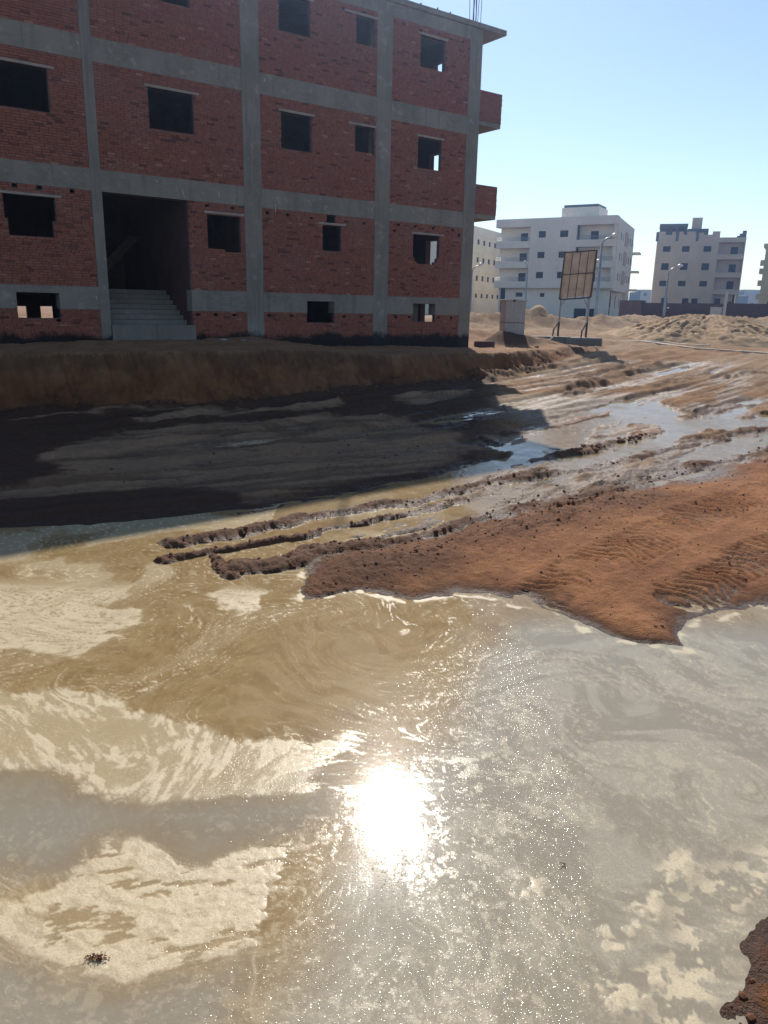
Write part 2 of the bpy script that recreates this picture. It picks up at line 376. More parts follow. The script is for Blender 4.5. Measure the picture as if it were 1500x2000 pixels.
# ground outlines in metres (camera above the origin, looking along +y)
POLY = {
  'red': [(-0.74,7.04),(-0.55,7.19),(-0.25,7.39),(0.02,7.23),(0.27,7.08),(0.53,7.18),(0.8,7.3),(1.06,7.23),(1.34,7.08),(1.65,6.84),(1.84,6.59),(2,6.32),(2.28,6.17),(2.64,6.11),(2.69,6.38),(2.96,6.75),(3.4,6.98),(3.86,7.11),(5.8,7.71),(12.06,15.45),(7.09,13.85),(6.39,13.99),(5.31,12.9),(4.06,11.78),(3.31,11.12),(2.27,10.51),(1.24,9.82),(0.66,9.24),(0.07,8.81),(-0.29,8.6),(-0.64,8.39),(-0.91,8.12),(-0.79,7.48)],
  'shade': [(-8.21,6.9),(-6.44,8.68),(-4.82,9.14),(-3.9,9.42),(-2.86,9.72),(-1.76,10.09),(-0.83,10.81),(-0.09,11.45),(0.84,12.34),(1.51,13.06),(2.18,13.68),(2.42,14.03),(2.2,14.86),(1.84,15.7),(2.25,16.01),(2.67,15.94),(3.31,16.42),(3.74,16.9),(5.23,19.14),(6.12,20.47),(7.16,21.12),(7.5,20.47),(7.62,18.96),(8.45,18.52),(9.66,19.22),(13.02,20.5),(73.83,99),(8.83,55.6),(-55.74,30.54),(-20.11,8.75)],
  'lnd1': [(5.74,15.42),(6.56,16.47),(8.11,17.46),(9.43,18.24),(13.77,20.59),(12.3,18.29),(8.74,17.31),(6.69,15.82)],
  'wetstrip': [(7.27,19.81),(8.56,20.38),(9.93,23.01),(12.27,26.97),(13.11,27.42),(11.61,24.5),(9.62,20.9),(8.76,19.25),(7.54,18.77)],
  'wetmid': [(2.4,19.22),(3.32,20.14),(5.78,21.83),(7.5,22.63),(7.91,21.64),(5.89,19.66),(4.47,18.08),(3.25,16.72),(2.37,16.92)],
  'rutw': [(-0.68,8.82),(0.07,9.63),(1.1,10.56),(2.39,11.55),(3.65,12.37),(5.13,13.66),(6.58,14.9),(8.1,15.96),(7.65,15.01),(5.53,13.5),(3.48,11.72),(2.19,10.89),(1.05,10),(0.07,9.1)],
  'nr': [(2.23,3.41),(1.85,3.11),(1.76,3.01),(1.63,2.86),(1.61,2.72),(1.49,2.56),(1.4,2.44),(1.3,2.25),(1.69,1.9),(2.66,2.75)],
  'isl1': [(2.91,16.08),(3.15,16.82),(3.54,17.05),(3.97,16.92),(4.47,17.57),(5.51,18.74),(5.89,19.66),(4.55,18.43),(3.57,17.23),(2.74,16.35)],
  'isl2': [(4.4,15.91),(5.21,16.45),(6.17,17.15),(6.58,17.81),(5.75,17.46),(4.78,16.52)],
  'isl3': [(5.29,16.35),(5.48,16.6),(6.05,17.13),(6.27,16.92),(5.98,16.42),(5.52,16.03),(5.22,15.94)],
  'isl4': [(7.62,19.87),(8.15,20.56),(8.48,20.35),(8.27,19.48),(7.62,18.96),(7.46,19.25)],
  'rg1': [(-2.52,8.7),(-2.08,8.95),(-1.63,9.28),(-1.16,9.79),(-0.36,10.24),(0.22,10.59),(0.97,11.29),(2.18,12.24),(3.05,12.73),(3.94,13.44),(4.92,14.18),(6.67,15.77),(8.81,17.44),(12.05,20.02)],
  'rg2': [(-2.54,8.05),(-2.31,8.21),(-1.9,8.46),(-1.42,8.77),(-0.95,9.05),(-0.59,9.39),(-0.2,9.68),(0.35,10.12),(1.13,10.88)],
  'rg3': [(-1.96,8.22),(-1.76,7.91),(-1.6,7.67)],
  'rg3b': [(-1.57,7.94),(-1.3,8.03),(-1,8.15),(-0.89,8.43),(-0.59,8.52),(-0.18,8.77),(0.33,9.07),(1.25,9.93),(2.31,10.7),(3.39,11.39),(4.16,12.08),(5.44,13.26),(7.65,15.01)],
  'rg4': [(-0.67,7.33),(-0.27,7.82),(0.31,8.28),(1.3,9.18),(2.48,10.15),(3.87,11.18)],
  'rg5': [(4.33,14.68),(3.68,14.24),(3.36,14.14),(4.39,15.08),(5.56,16.16)],
  'rg6': [(2.95,24.61),(4.96,27.17),(7.55,29.68)],
  'rg7': [(6.54,26.25),(8.96,29.11)],
  'rg8': [(5.17,21.73),(6.4,24.28),(7.81,26.41),(10.41,29.42)],
  'rg9': [(8.31,23.71),(9.93,25.94),(11.53,27.58)],
  'rg10': [(12.08,26.73),(13.24,27.7)],
  'rg11': [(7.4,18.74),(8.96,20.02),(10.52,21.03)],
  'tr1': [(1.46,6.9),(2.29,7.98),(3.14,8.86),(4.51,10.24),(6.02,11.62),(7.53,12.9)],
  'tr2': [(2.99,7.12),(3.79,7.91),(4.59,8.62),(5.72,9.58)],
  'tr3': [(2.2,10.14),(2.85,10.81),(3.77,11.6)],
  'tr4': [(0.62,7.72),(1.55,8.71),(2.73,9.71),(4.17,10.91),(6.51,12.64)],
  'tr5': [(2.08,6.62),(2.94,7.55),(4,8.68),(5.13,9.75),(6.46,10.94)],
  'dryA': [(-5.94,12.65),(-6.01,13.66),(-5.31,15.19),(-3.96,16.5),(-1.81,17.39),(0.07,18.1),(1.54,15.4),(2.12,14.24),(0.42,12.47),(-0.86,11.24),(-1.82,10.46),(-2.27,10.85),(-3.08,11.06),(-4.05,10.56),(-6.56,9.87),(-6.71,10.11),(-5.29,11.03),(-5.27,11.33),(-4.92,11.85),(-5.45,12.32)],
  'dryB': [(-5.91,16.16),(-5.09,17.33),(-3.18,18.57),(-1.26,19.78),(-1.15,19.19),(-2.81,17.78),(-4.75,16.55)],
  'dryC': [(-8.14,16.13),(-6.6,17.62),(-3.81,19.22),(-3.6,18.79),(-6.44,17.18),(-7.93,15.91)],
  'dryD': [(-0.06,20.53),(1.53,21.73),(2.59,22.09),(1.99,20.38),(0.6,19.39)],
  'pale': [(2.63,20.05),(3.24,22),(3.98,21.57),(5.62,22.36),(5.84,20.44),(4.6,18.63),(3.65,17.59),(2.88,17.28),(2.53,18.18)],
  'foot': [(-13.9,15.08),(-9.82,16.97),(-8.91,17.46),(-6.78,18.13),(-3.94,19.22),(-2.14,20.59),(-0.94,21.54),(0.08,22.97),(1.51,23.85),(2.99,24.91),(5.27,27.91),(7.87,31.85),(8.85,33.21)],
  'foamA': [(-4.06,7.59),(-3.65,7.78),(-3.03,7.74),(-2.58,7.37),(-2.51,7.01),(-2.78,6.79),(-2.22,6.63),(-2.15,6.4),(-2.43,6.1),(-2.17,6.06),(-2.48,5.65),(-2.91,5.77),(-3.63,5.84),(-5.02,7.38)],
  'foamA2': [(-4.72,8.32),(-3.67,8.21),(-2.96,8.37),(-2.67,8.18),(-3.09,7.91),(-3.83,7.8),(-4.41,7.73)],
  'foamB': [(-1.8,7.12),(-1.58,7.42),(-1.19,7.3),(-1.18,6.75),(-1.36,6.55),(-1.6,6.79)],
  'foamC': [(-3.47,4.9),(-2.39,5.13),(-1.59,4.76),(-1.09,4.64),(-0.47,4.42),(-0.14,4.55),(-0.32,4.2),(-0.55,3.95),(-0.87,3.87),(-1.23,3.88),(-1.6,3.89),(-1.74,4.03),(-2.02,4.11),(-2.3,4.03),(-2.84,3.9)],
  'darkD': [(-2.83,3.87),(-2.29,4.02),(-2.02,4.09),(-1.59,3.87),(-1.23,3.86),(-0.86,3.85),(-0.54,3.93),(-0.31,4.09),(-0.34,3.7),(-0.7,3.44),(-0.96,3.39),(-1.26,3.56),(-1.49,3.51),(-1.61,3.26),(-2.3,3.03)],
  'foamE': [(-2.22,2.91),(-1.65,3.01),(-1.52,3.24),(-1.45,3.47),(-1.25,3.53),(-0.95,3.34),(-0.72,3.4),(-0.48,3.46),(-0.49,3.23),(-0.58,3.13),(-0.55,2.8),(-0.76,2.75),(-0.96,2.66),(-1.12,2.62),(-1.31,2.7),(-1.5,2.79),(-2.17,2.82)],
  'darkF': [(-2.13,2.76),(-1.54,2.76),(-1.29,2.65),(-1.11,2.57),(-0.94,2.6),(-0.57,2.72),(-0.48,2.21),(-1.77,2.18)],
  'darkJ': [(0.62,4.28),(0.93,4.54),(1.28,4.74),(1.5,4.62),(1.61,4.47),(1.37,4.37),(0.85,4.26)],
  'clearI': [(0.75,6.74),(1.26,6.89),(1.84,6.21),(2.29,5.82),(2.47,5.39),(2.06,4.91),(1.52,4.96),(1.23,5.42),(0.91,6.05)],
  'clumpH': [(1.21,3),(1.48,3.35),(1.75,3.55),(1.61,3.28),(1.37,3.03),(1.18,2.82),(1.02,2.76)],
  'clumpH2': [(0.91,2.65),(1.03,2.79),(1.17,2.71),(1.38,2.74),(1.27,2.56),(1,2.52)],
  'clumpH3': [(0.68,3.18),(0.79,3.37),(0.9,3.29),(0.84,3.08),(0.71,3.05)],
  'filmK': [(-0.68,6.91),(0.07,6.69),(0.41,5.83),(0.07,5.13),(-0.64,4.67),(-1.12,4.78),(-1.02,5.67)],
  'crack': [(-0.49,3.23),(-0.57,3.15),(-0.54,2.77),(-0.49,2.42),(-0.46,2.21)],
  'glint': [(0.04,3.71)],
  'kerb1': [(9.86,38.64),(12.31,37.95),(13.22,36.28),(16.56,33.76),(19.01,32.18)],
  'kerb2': [(11.18,38.35),(13.58,38.01),(15.1,36.5)],
  'sandpile': [(11.73,36.5),(17.53,36.83),(28.56,67.97)],
}

# ------------------------------------------------------------------ ground and water
PY = [-50, 8, 10, 17, 21, 25, 30, 36, 45, 70, 95, 6000]; PZ = [0, 0, .05, .27, .45, .55, .9, 1.3, 1.55, 1.75, 1.9, 1.9]
ta = (math.sin(FAZ), math.cos(FAZ)); na = (math.cos(FAZ), -math.sin(FAZ)); CA = (0.0, 27.382)
FOOT_U = [-30, -18.5, -14, -13, -10.9, -8, -5.7, -4.2, -2.5, -.84, .97, 4.6, 9, 10.6, 14]; FOOT_V = [1.5, 1.83, 2.69, 2.83, 3.53, 4.31, 4.25, 4.19, 3.62, 3.75, 3.75, 2.65, 1.0, .45, -.5]
LIP_U = [-30, -18, -13, -8, -5.5, -3.5, -2, 1.5, 3, 5, 7, 9, 11, 14]; LIP_V = [.8, 1.2, 1.9, 3.2, 3.0, 2.9, 3.0, 2.8, 2.8, 1.9, 1.0, .2, -.6, -2]
LIP_Z = [1.5, 1.5, 1.55, 1.62, 1.65, 1.48, 1.42, 1.43, 1.4, 1.4, 1.37, 1.35, 1.3, 1.3]
BASE_U = [-30, -12, -10, -7, -5.3, -4, -2.5, 0, 3.8, 9]; BASE_Z = [1.7, 1.7, 1.78, 1.78, 1.86, 1.68, 1.52, 1.53, 1.40, 1.38]
def prof(y): return np.interp(y, PY, PZ)
RIDGES = [('rg1', .030, .22, 1.0), ('rg2', .018, .12, 1.0), ('rg3', .014, .13, 1.0), ('rg3b', .030, .26, 1.0), ('rg4', .04, .30, .5), ('rg5', .032, .20, .8),
          ('rg6', .17, .20, .4), ('rg7', .13, .18, .4), ('rg8', .19, .22, .5), ('rg9', .16, .20, .5), ('rg10', .16, .20, .5), ('rg11', .08, .24, .6)]
MOUNDS = [(6, 50, .8, 3, 2.0), (9.5, 52, 1.1, 2.6, 2.0), (12.3, 51, .5, 2, 1.6), (15, 56, .8, 2.6, 2.0), (20, 62, .7, 4, 2.5), (2, 46, .7, 4, 3),
          (30, 66, .9, 6, 3), (38, 68, .9, 6, 3), (5.25, 32.9, .62, 1.25, .8), (6.6, 34.6, .30, 1.2, .8), (4.0, 40, .5, 3, 2), (24, 76, .7, 7, 3), (11, 63, .6, 6, 3)]

def ground(x, y):
    r = np.hypot(x, y); wsc = np.clip(r / 12, .5, 2.5)
    wx = x + (fbm(x * 1.7, y * 1.7, 3, 4) - .5) * .34 * wsc; wy = y + (fbm(x * 1.7, y * 1.7, 9, 4) - .5) * .34 * wsc
    wx += (fbm(x * 9, y * 9, 5, 3) - .5) * .07; wy += (fbm(x * 9, y * 9, 6, 3) - .5) * .07
    P0 = prof(y)
    near = r < 45
    sd = {}
    for k in ('red', 'shade', 'nr', 'isl1', 'isl2', 'isl3', 'isl4', 'lnd1', 'wetstrip', 'wetmid', 'rutw', 'dryA', 'dryB', 'dryC', 'dryD', 'pale'):
        s = np.full(x.shape, -9.0); s[near] = poly_sd(wx[near], wy[near], POLY[k]); sd[k] = s
    sd['shade'] = np.where(r >= 45, 9.0, sd['shade'])
    hl = lambda s, top, l: np.where(s > 0, top * (1 - np.exp(-s / l)), np.maximum(-.09, s * .30))
    h = hl(sd['red'], .10, .55)
    h = np.maximum(h, hl(sd['shade'], .07, .35)); h = np.maximum(h, hl(sd['nr'], .14, .6)); h = np.maximum(h, hl(sd['lnd1'], .08, .3))
    for k in ('isl1', 'isl2', 'isl3', 'isl4'): h = np.maximum(h, hl(sd[k], .06, .2))
    al_ = x * .66 + y * .75; ac_ = x * .75 - y * .66
    sh_ = sstep(9.0, 10.5, y + .5 * x) * (y < 32)
    brk = .20 * (fbm(ac_ * 2.2, al_ * .38, 45, 4, .55) - .5) + .10 * (fbm(ac_ * 6, al_ * 2.2, 47, 3, .6) - .5)
    h = np.where(h < .02, np.maximum(h, -.045 - .045 * (1 - sh_)) * (1 - .5 * sh_) + sh_ * (brk - .004), h)
    rw = sstep(-.02, .10, sd['rutw']); h = h * (1 - rw) + rw * (.004 + .9 * brk)
    land = sstep(-.02, .10, np.maximum.reduce([sd['red'], sd['shade'], sd['nr'], sd['lnd1']]))
    rough = fbm(x * 5, y * 5, 21, 5, .58) - .5; fine = fbm(x * 22, y * 22, 31, 3, .6) - .5; broad = fbm(x * .7, y * .7, 41, 4) - .5
    rl = np.where(sd['red'] > -.2, .018, .05); h += land * (rough * rl + fine * .016 + broad * .09)
    # furrows along the direction of travel
    a1 = x * .75 - y * .66; b1 = x * .66 + y * .75
    fur = fbm(a1 * 2.6, b1 * .14, 51, 4, .55) - .5
    h += land * fur * .34 * sstep(11, 18, y) * (1 - sstep(30, 40, y))
    a2 = x * .42 - y * .91; b2 = x * .91 + y * .42
    h += land * (fbm(a2 * 3.4, b2 * .16, 57, 4, .58) - .5) * .17 * (sd['shade'] > 0) * (x < 3) * (y < 23)
    lump = .6 * fbm(a1 * 9, b1 * 2.6, 61, 4, .6) + .4 * fbm(x * 13, y * 13, 63, 3, .6); clod = np.maximum(0, fbm(x * 16, y * 16, 71, 3, .6) - .46)
    ridge = np.zeros(x.shape); churn = np.zeros(x.shape)
    idx = np.where((r > 5) & (r < 40))[0]; xi, yi = wx[idx], wy[idx]
    for k, hh, ww, ch in RIDGES:
        d, arc = seg_dist(xi, yi, POLY[k]); g = np.exp(-(d / ww) ** 2) * ((.62 + .72 * lump[idx]) if hh < .12 else (.75 + .5 * fur[idx])) * (.65 + .7 * vnoise(arc * 1.3, arc * 0 + hh, 7))
        lift = (hh + .09) * np.clip(g * 1.25, 0, 1.35) - .09
        if k in ('rg6', 'rg7', 'rg8', 'rg9', 'rg10', 'rg11', 'rg4'): h[idx] += hh * g
        else: h[idx] = np.maximum(h[idx], lift)
        ridge[idx] = np.maximum(ridge[idx], np.exp(-(d / (ww * 1.25)) ** 2) * ch)
        churn[idx] = np.maximum(churn[idx], np.exp(-(d / (ww * 2.2)) ** 2) * (k in ('rg1', 'rg2', 'rg3', 'rg3b', 'rg4', 'rg5')))
    h += (clod * .05 + .03 * np.maximum(0, fbm(x * 30, y * 30, 73, 2) - .5)) * np.clip(churn, 0, 1)
    # furrow trough on the near side of the far ridges gives them a step
    lug = np.zeros(x.shape)
    for k, wd in (('tr1', .38), ('tr2', .36), ('tr3', .28)):
        d, arc = seg_dist(xi, yi, POLY[k]); m = sstep(wd, wd * .7, d) * land[idx]
        jag = (fbm(xi * 3, yi * 3, 81, 2) - .5) * .16
        wv = np.sin((arc + d * .55 + jag) * 2 * math.pi / .15); keep = .25 + .75 * sstep(.22, .45, fbm(xi * 1.3 + 5, yi * 1.3, 83, 2))
        h[idx] += m * (-.011 + .0145 * keep * np.sign(wv) * np.abs(wv) ** .35); lug[idx] = np.maximum(lug[idx], m)
        h[idx] += .022 * np.exp(-((d - wd) / .08) ** 2) * land[idx] * lump[idx]
    z = P0 + h
    # the cut bank and the ground in front of the brick building
    u = x * ta[0] + (y - CA[1]) * ta[1]; v = x * na[0] + (y - CA[1]) * na[1]
    er = (fbm(u * .9, v * .5, 91, 5, .6) - .5)
    vf = np.interp(u, FOOT_U, FOOT_V) + er * .9 + .45 * (fbm(u * 3, v * .3, 95, 4, .6) - .5); vl = np.interp(u, LIP_U, LIP_V) + er * .55 + .40 * (fbm(u * 4.3, v * .3, 96, 4, .65) - .5)
    s = np.clip((vf - v) / np.maximum(vf - vl, .25), 0, 1)
    lz = np.interp(u, LIP_U, LIP_Z) + .10 * (fbm(u * 1.5, v * 1.5, 97, 4) - .5)
    bz = np.interp(u, BASE_U, BASE_Z) + .05 * rough
    top = lz + (bz - lz) * sstep(0, 1, np.clip((vl - v) / np.maximum(vl, .3), 0, 1))
    slope = np.where(s < .35, s * .75, .2625 + (s - .35) * 1.135) + (.20 * (fbm(u * 2.2, v * 2.2, 99, 5, .62) - .5) + .10 * (fbm(u * 9, v * 9, 93, 3, .6) - .5)) * np.sin(math.pi * s)
    tail = 1 - sstep(9.5, 13.5, u)
    zb = z + (np.maximum(top, z) - z) * np.clip(slope, 0, 1) * tail
    bank = (s > 0.02) * tail
    z = np.where(s > 0, zb, z)
    bf = np.sin(math.pi * np.clip(s, 0, 1)) * tail; z = z + bf * (.26 * (fbm(u * 3.1, v * 4, 98, 4, .6) - .5) + .20 * (fbm(x * 11, y * 11, 92, 3, .6) - .5)) + (s >= 1) * (v > -.3) * tail * .07 * (fbm(x * 5, y * 5, 94, 4, .62) - .5)
    # spoil heaps further off
    mr = fbm(x * 1.1, y * 1.1, 101, 5, .6)
    for mx, my, mh, rx, ry in MOUNDS:
        q = ((x - mx) / rx) ** 2 + ((y - my) / ry) ** 2
        z += mh * np.exp(-q * 1.3) * (.55 + .9 * mr)
    far = sstep(30, 40, y) * (1 - sstep(75, 90, y))
    z += far * ((fbm(x * .5, y * .5, 111, 5, .58) - .5) * .34 + .14 * (np.abs(fbm(x * 1.6, y * 1.6, 113, 4, .6) - .5)))
    # embankment the photographer stands on, behind the pond
    z = np.maximum(z, np.where((y < 1.6) & (r < 60), 1.3 * sstep(1.5, .2, y + .25 * (fbm(x, y, 121, 3) - .5) - .35 * np.clip(np.abs(x) - 1.2, 0, 2)), -1))
    # ---- colour masks
    wl = z - P0
    shade_dry = np.maximum.reduce([sd['dryA'], sd['dryB'], sd['dryC'], sd['dryD']])
    in_sh = (sd['shade'] > -.1)
    vis_sh = sstep(2.6, 1.2, x - (y - 12) * .12) * (y < 26) * in_sh * (1 - bank)       # soaked mud in the building's shadow, painted warmer for the blue shade
    st2 = fbm(a2 * 2.6, b2 * .16, 59, 4, .6); dry = sstep(-.10, .16, shade_dry + .25 * rough + .5 * (st2 - .5))
    red = np.clip(sstep(-.25, .05, sd['red']) + ridge + sstep(-.2, .05, np.maximum.reduce([sd['nr'], sd['isl1'], sd['isl3']])), 0, 1)
    red = np.maximum(red, .38 * sstep(.45, .62, fbm(a1 * .5, b1 * .12, 131, 4)) * (y > 12) * (y < 36))
    red = np.maximum(red, .62 * vis_sh); red = np.maximum(red, bank * (.55 + .45 * sstep(1.0, .45, s + .5 * rough)))  # vis_sh warmth is painted in to offset the blue shade
    dark = np.maximum(ridge * .78, vis_sh * np.clip(.95 * (1 - dry) + .5 * sstep(.53, .64, fbm(a2 * 3.2, b2 * .2, 58, 4, .6)) * dry, 0, .95))
    dark = np.maximum(dark, .6 * churn * sstep(.40, .55, lump) * (r < 16))
    dark = np.maximum(dark, .8 * np.exp(-(np.maximum(sd['shade'], 0) / .35) ** 2) * in_sh * (x < 4) * (y < 17))
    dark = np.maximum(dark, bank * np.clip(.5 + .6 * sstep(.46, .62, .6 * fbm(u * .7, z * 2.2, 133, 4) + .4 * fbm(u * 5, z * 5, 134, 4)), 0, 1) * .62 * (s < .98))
    km = np.exp(-(((x - 5.25) / 1.4) ** 2 + ((y - 32.8) / 1.0) ** 2)); dark = np.maximum(dark, .8 * sstep(.2, .6, km))
    dark = np.maximum(dark, .85 * sstep(.06, .015, wl) * (r < 15) * (np.maximum(sd['red'], sd['nr']) > -.4))
    dark = np.maximum(dark, .75 * sstep(1.5, .3, np.hypot((x + .2) / 1.3, (y - 8.0) / .85) + 1.2 * rough) * (sd['red'] > -.1))
    wet = np.maximum(sstep(np.where(r < 9, .025, .07), .003, wl) * (y < 31), .22 * vis_sh * (1 - dry)); wet = np.maximum(wet, ridge * .25)
    wet = np.maximum(wet, .7 * sstep(-.1, .3, np.maximum(sd['wetstrip'], sd['wetmid'] - .15) + .9 * rough)); wet = np.maximum(wet, .8 * sstep(-.05, .1, sd['rutw']))
    red = np.where(r < 16, red, red * .9)
    pale = np.maximum(.75 * sstep(-.15, .3, sd['pale'] + .4 * rough), .42 * dry * vis_sh)
    pale = np.maximum(pale, .45 * sstep(.5, .66, fbm(a1 * .9, b1 * .18, 137, 4)) * (y > 20) * (sd['shade'] > 0))
    pale = np.maximum(pale, .1 * sstep(40, 48, y)); pale *= (1 - bank * .8); pale = np.maximum(pale, bank * .12 * sstep(.62, .9, s + .7 * rough) * (v > -.5))
    return z, dict(red=red, dark=np.clip(dark, 0, 1), wet=np.clip(wet, 0, 1), pale=np.clip(pale, 0, 1))

def polar_object(name, ang, rad, zfun, mat, kind):
    A, Q = np.meshgrid(np.radians(ang), rad)
    x = (Q * np.sin(A)).ravel(); y = (Q * np.cos(A)).ravel()
    z, at = zfun(x, y)
    nr_, na_ = len(rad), len(ang)
    i = (np.arange(nr_ - 1)[:, None] * na_ + np.arange(na_ - 1)[None]).ravel()
    f = np.stack([i, i + 1, i + na_ + 1, i + na_], 1)[:, ::-1]
    me = bpy.data.meshes.new(name)
    me.vertices.add(len(x)); me.vertices.foreach_set('co', np.stack([x, y, z], 1).astype(np.float32).ravel())
    me.loops.add(f.size); me.loops.foreach_set('vertex_index', f.astype(np.int32).ravel())
    me.polygons.add(len(f)); me.polygons.foreach_set('loop_start', np.arange(0, f.size, 4, dtype=np.int32))
    me.polygons.foreach_set('use_smooth', np.ones(len(f), bool))
    for k, a in at.items():
        q = me.attributes.new(k, 'FLOAT', 'POINT'); q.data.foreach_set('value', a.astype(np.float32))
    me.update(calc_edges=True); me.materials.append(mat)
    if me.polygons[0].normal.z < 0: me.flip_normals()
    o = bpy.data.objects.new(name, me); col.objects.link(o); o['kind'] = kind
    return o
def geo(a, b, q): 
    n = max(2, int(round(math.log(b / a) / math.log(q)))); return list(np.geomspace(a, b, n + 1)[:-1])
ANG = np.concatenate([np.linspace(-180, -60, 21)[:-1], np.linspace(-60, -36, 17)[:-1], np.arange(-36, 36.001, .105), np.linspace(36, 60, 17)[1:], np.linspace(60, 180, 21)[1:]])
RAD = np.array(geo(.3, 2.0, 1.25) + geo(2.0, 6.2, 1.006) + geo(6.2, 32, 1.0033) + geo(32, 80, 1.009) + geo(80, 5200, 1.13) + [5200])
gr = polar_object('ground', ANG, RAD, ground, M['soil'], 'structure')

def water(x, y):
    r = np.hypot(x, y)
    # drift of the scum: trace back through a few eddies
    px, py = x.copy(), y.copy()
    ED = [(-2.3, 6.6, .55, .5), (-.2, 5.9, -.5, .45), (1.3, 5.2, .5, .6), (-1.3, 4.6, .3, .5), (1.1, 3.4, -.2, .5), (2.6, 5.8, -.4, .5), (-3.0, 8.2, .4, .5), (-.9, 7.4, .35, .3)]
    rs = np.random.default_rng(5)
    for k in range(46):
        cy_ = 2.0 + 6.4 * rs.random(); cx_ = (rs.random() * 2 - 1) * (1.0 + cy_ * .62); rr_ = .10 + .32 * rs.random()
        ED.append((cx_, cy_, rs.choice((-1, 1)) * rr_ * rr_ * 3.2, rr_))
    for k in range(20):
        vx = np.zeros_like(x); vy = np.zeros_like(x)
        for ex, ey, g, c in ED:
            dx, dy = px - ex, py - ey; d2 = dx * dx + dy * dy
            q = g / (d2 + c * c) * (1 if c > .4 else np.exp(-d2 / (c * c * 6))); vx += -dy * q; vy += dx * q
        px -= vx * .05; py -= vy * .05
    px += (fbm(px * 1.3, py * 1.3, 201, 4) - .5) * .35; py += (fbm(px * 1.3, py * 1.3, 207, 4) - .5) * .35
    n1 = fbm(px * 1.2, py * 1.9, 211, 5, .5); n2 = fbm(px * 4.0, py * 6.0, 221, 5, .55); n3 = fbm(px * 15, py * 21, 231, 4, .6); n4 = fbm(px * 38, py * 60, 233, 3, .6)
    fr1 = n1 * 13 + .5 * n2; fr1 = np.abs(fr1 - np.round(fr1)); fr2 = n2 * 9; fr2 = np.abs(fr2 - np.round(fr2))
    amp = sstep(.35, .62, fbm(px * 2.2, py * 2.2, 213, 3))
    line1 = np.exp(-fr1 / .045) * (.3 + .7 * amp) * (.65 + .8 * n3); line2 = np.exp(-fr2 / .05) * amp * (.4 + n3)
    damp = 1 - .9 * np.exp(-((x - .05) / .8) ** 2 - ((y - 3.3) / .9) ** 2)
    wx = x + (fbm(x * 3, y * 3, 241, 4) - .5) * .28; wy = y + (fbm(x * 3, y * 3, 251, 4) - .5) * .28
    wx += (fbm(x * 14, y * 14, 243, 3) - .5) * .05; wy += (fbm(x * 14, y * 14, 253, 3) - .5) * .05
    S = {k: poly_sd(wx, wy, POLY[k]) for k in ('foamA', 'foamA2', 'foamB', 'foamC', 'darkD', 'foamE', 'darkF', 'darkJ', 'clearI', 'clumpH', 'clumpH2', 'clumpH3', 'filmK')}
    IN = lambda k, e=.05: sstep(-e, e, S[k] + .10 * (n3 - .5))
    right = sstep(-.1, .40, x + .55 - (y - 2.6) * .40 + .3 * (fbm(x * 1.1, y * 1.1, 209, 3) - .5)) * sstep(7.0, 6.2, y)
    film = .05 + .30 * sstep(.34, .66, n1) + .55 * line1 + .36 * line2 + .18 * sstep(.42, .62, n3) + .45 * (n4 - .45)
    foam = damp * (.95 * line1 * sstep(.36, .56, n2) + .55 * line2 * sstep(.40, .56, n1))
    # cream rafts, upper left
    for k in ('foamA', 'foamA2', 'foamB'):
        m = IN(k, .03); raft = np.clip(.80 + .45 * (n2 - .4) - .95 * np.exp(-fr1 / .07) * (.35 + .65 * amp) - .35 * line2 - .2 * sstep(.55, .68, n3), .06, 1)
        foam = foam * (1 - m) + m * raft
    # open sheltered water north-west keeps long streaks
    nw = sstep(7.0, 7.6, y); foam = foam * (1 - nw) + nw * np.clip(.8 * line1 + .35 * sstep(.5, .62, n1), 0, 1)
    m = IN('foamC', .06); foam = foam * (1 - m) + m * np.clip(.22 + .75 * sstep(.40, .62, n3) * sstep(.32, .55, n2) + .35 * line2 + .3 * line1, 0, .9); film = np.maximum(film, .75 * m)
    m = IN('filmK', .2); film = film * (1 - m) + m * (.16 + .26 * sstep(.4, .6, fbm(px * 3, py * 14, 261, 4)) + .22 * line1); foam *= 1 - .75 * m
    for k, a in (('darkD', .9), ('darkF', .72), ('darkJ', .95), ('clearI', .65)):
        m = IN(k, .04 if k != 'clearI' else .25) * a; foam *= 1 - m; film *= 1 - m
    # raised foam raft, lower left, with slits
    m = IN('foamE', .025); sl = fbm((x * .96 + y * .28) * 6, (y * .96 - x * .28) * 22, 271, 4, .55)
    raftE = .92 - .9 * sstep(.585, .64, sl) * sstep(.40, .55, n2) - .35 * sstep(.52, .62, n3) - .3 * line2; foam = foam * (1 - m) + m * np.clip(raftE, .03, 1); film = np.maximum(film, .5 * m)
    # specks and small cakes on the right
    sp = fbm(x * 34, y * 34, 281, 3, .6); sp2 = fbm(x * 13, y * 13, 291, 3, .6); dens = fbm(x * 1.6, y * 1.6, 301, 3)
    speck = np.maximum(.8 * sstep(.60, .72, sp) * sstep(.38, .6, dens), .7 * sstep(.62, .73, sp2) * sstep(.46, .6, dens + .15 * sstep(3.4, 2.6, y)))
    foam = np.maximum(foam * (1 - .25 * right), speck * np.maximum(.42 * right, .3 * sstep(4.2, 3.4, y)))
    film = np.maximum(film * (1 - .3 * right), right * (.22 + .5 * sstep(.38, .62, n2)))
    for k in ('clumpH', 'clumpH2', 'clumpH3'):
        m = IN(k, .06); foam = np.maximum(foam, m * sstep(.46, .60, sp2) * .9)
    # scum caught along the shore
    sh = poly_sd(wx, wy, POLY['red']); foam = np.maximum(foam, .95 * np.exp(-((sh + .05) / .05) ** 2) * sstep(.42, .55, fbm(x * 7, y * 7, 311, 3)))
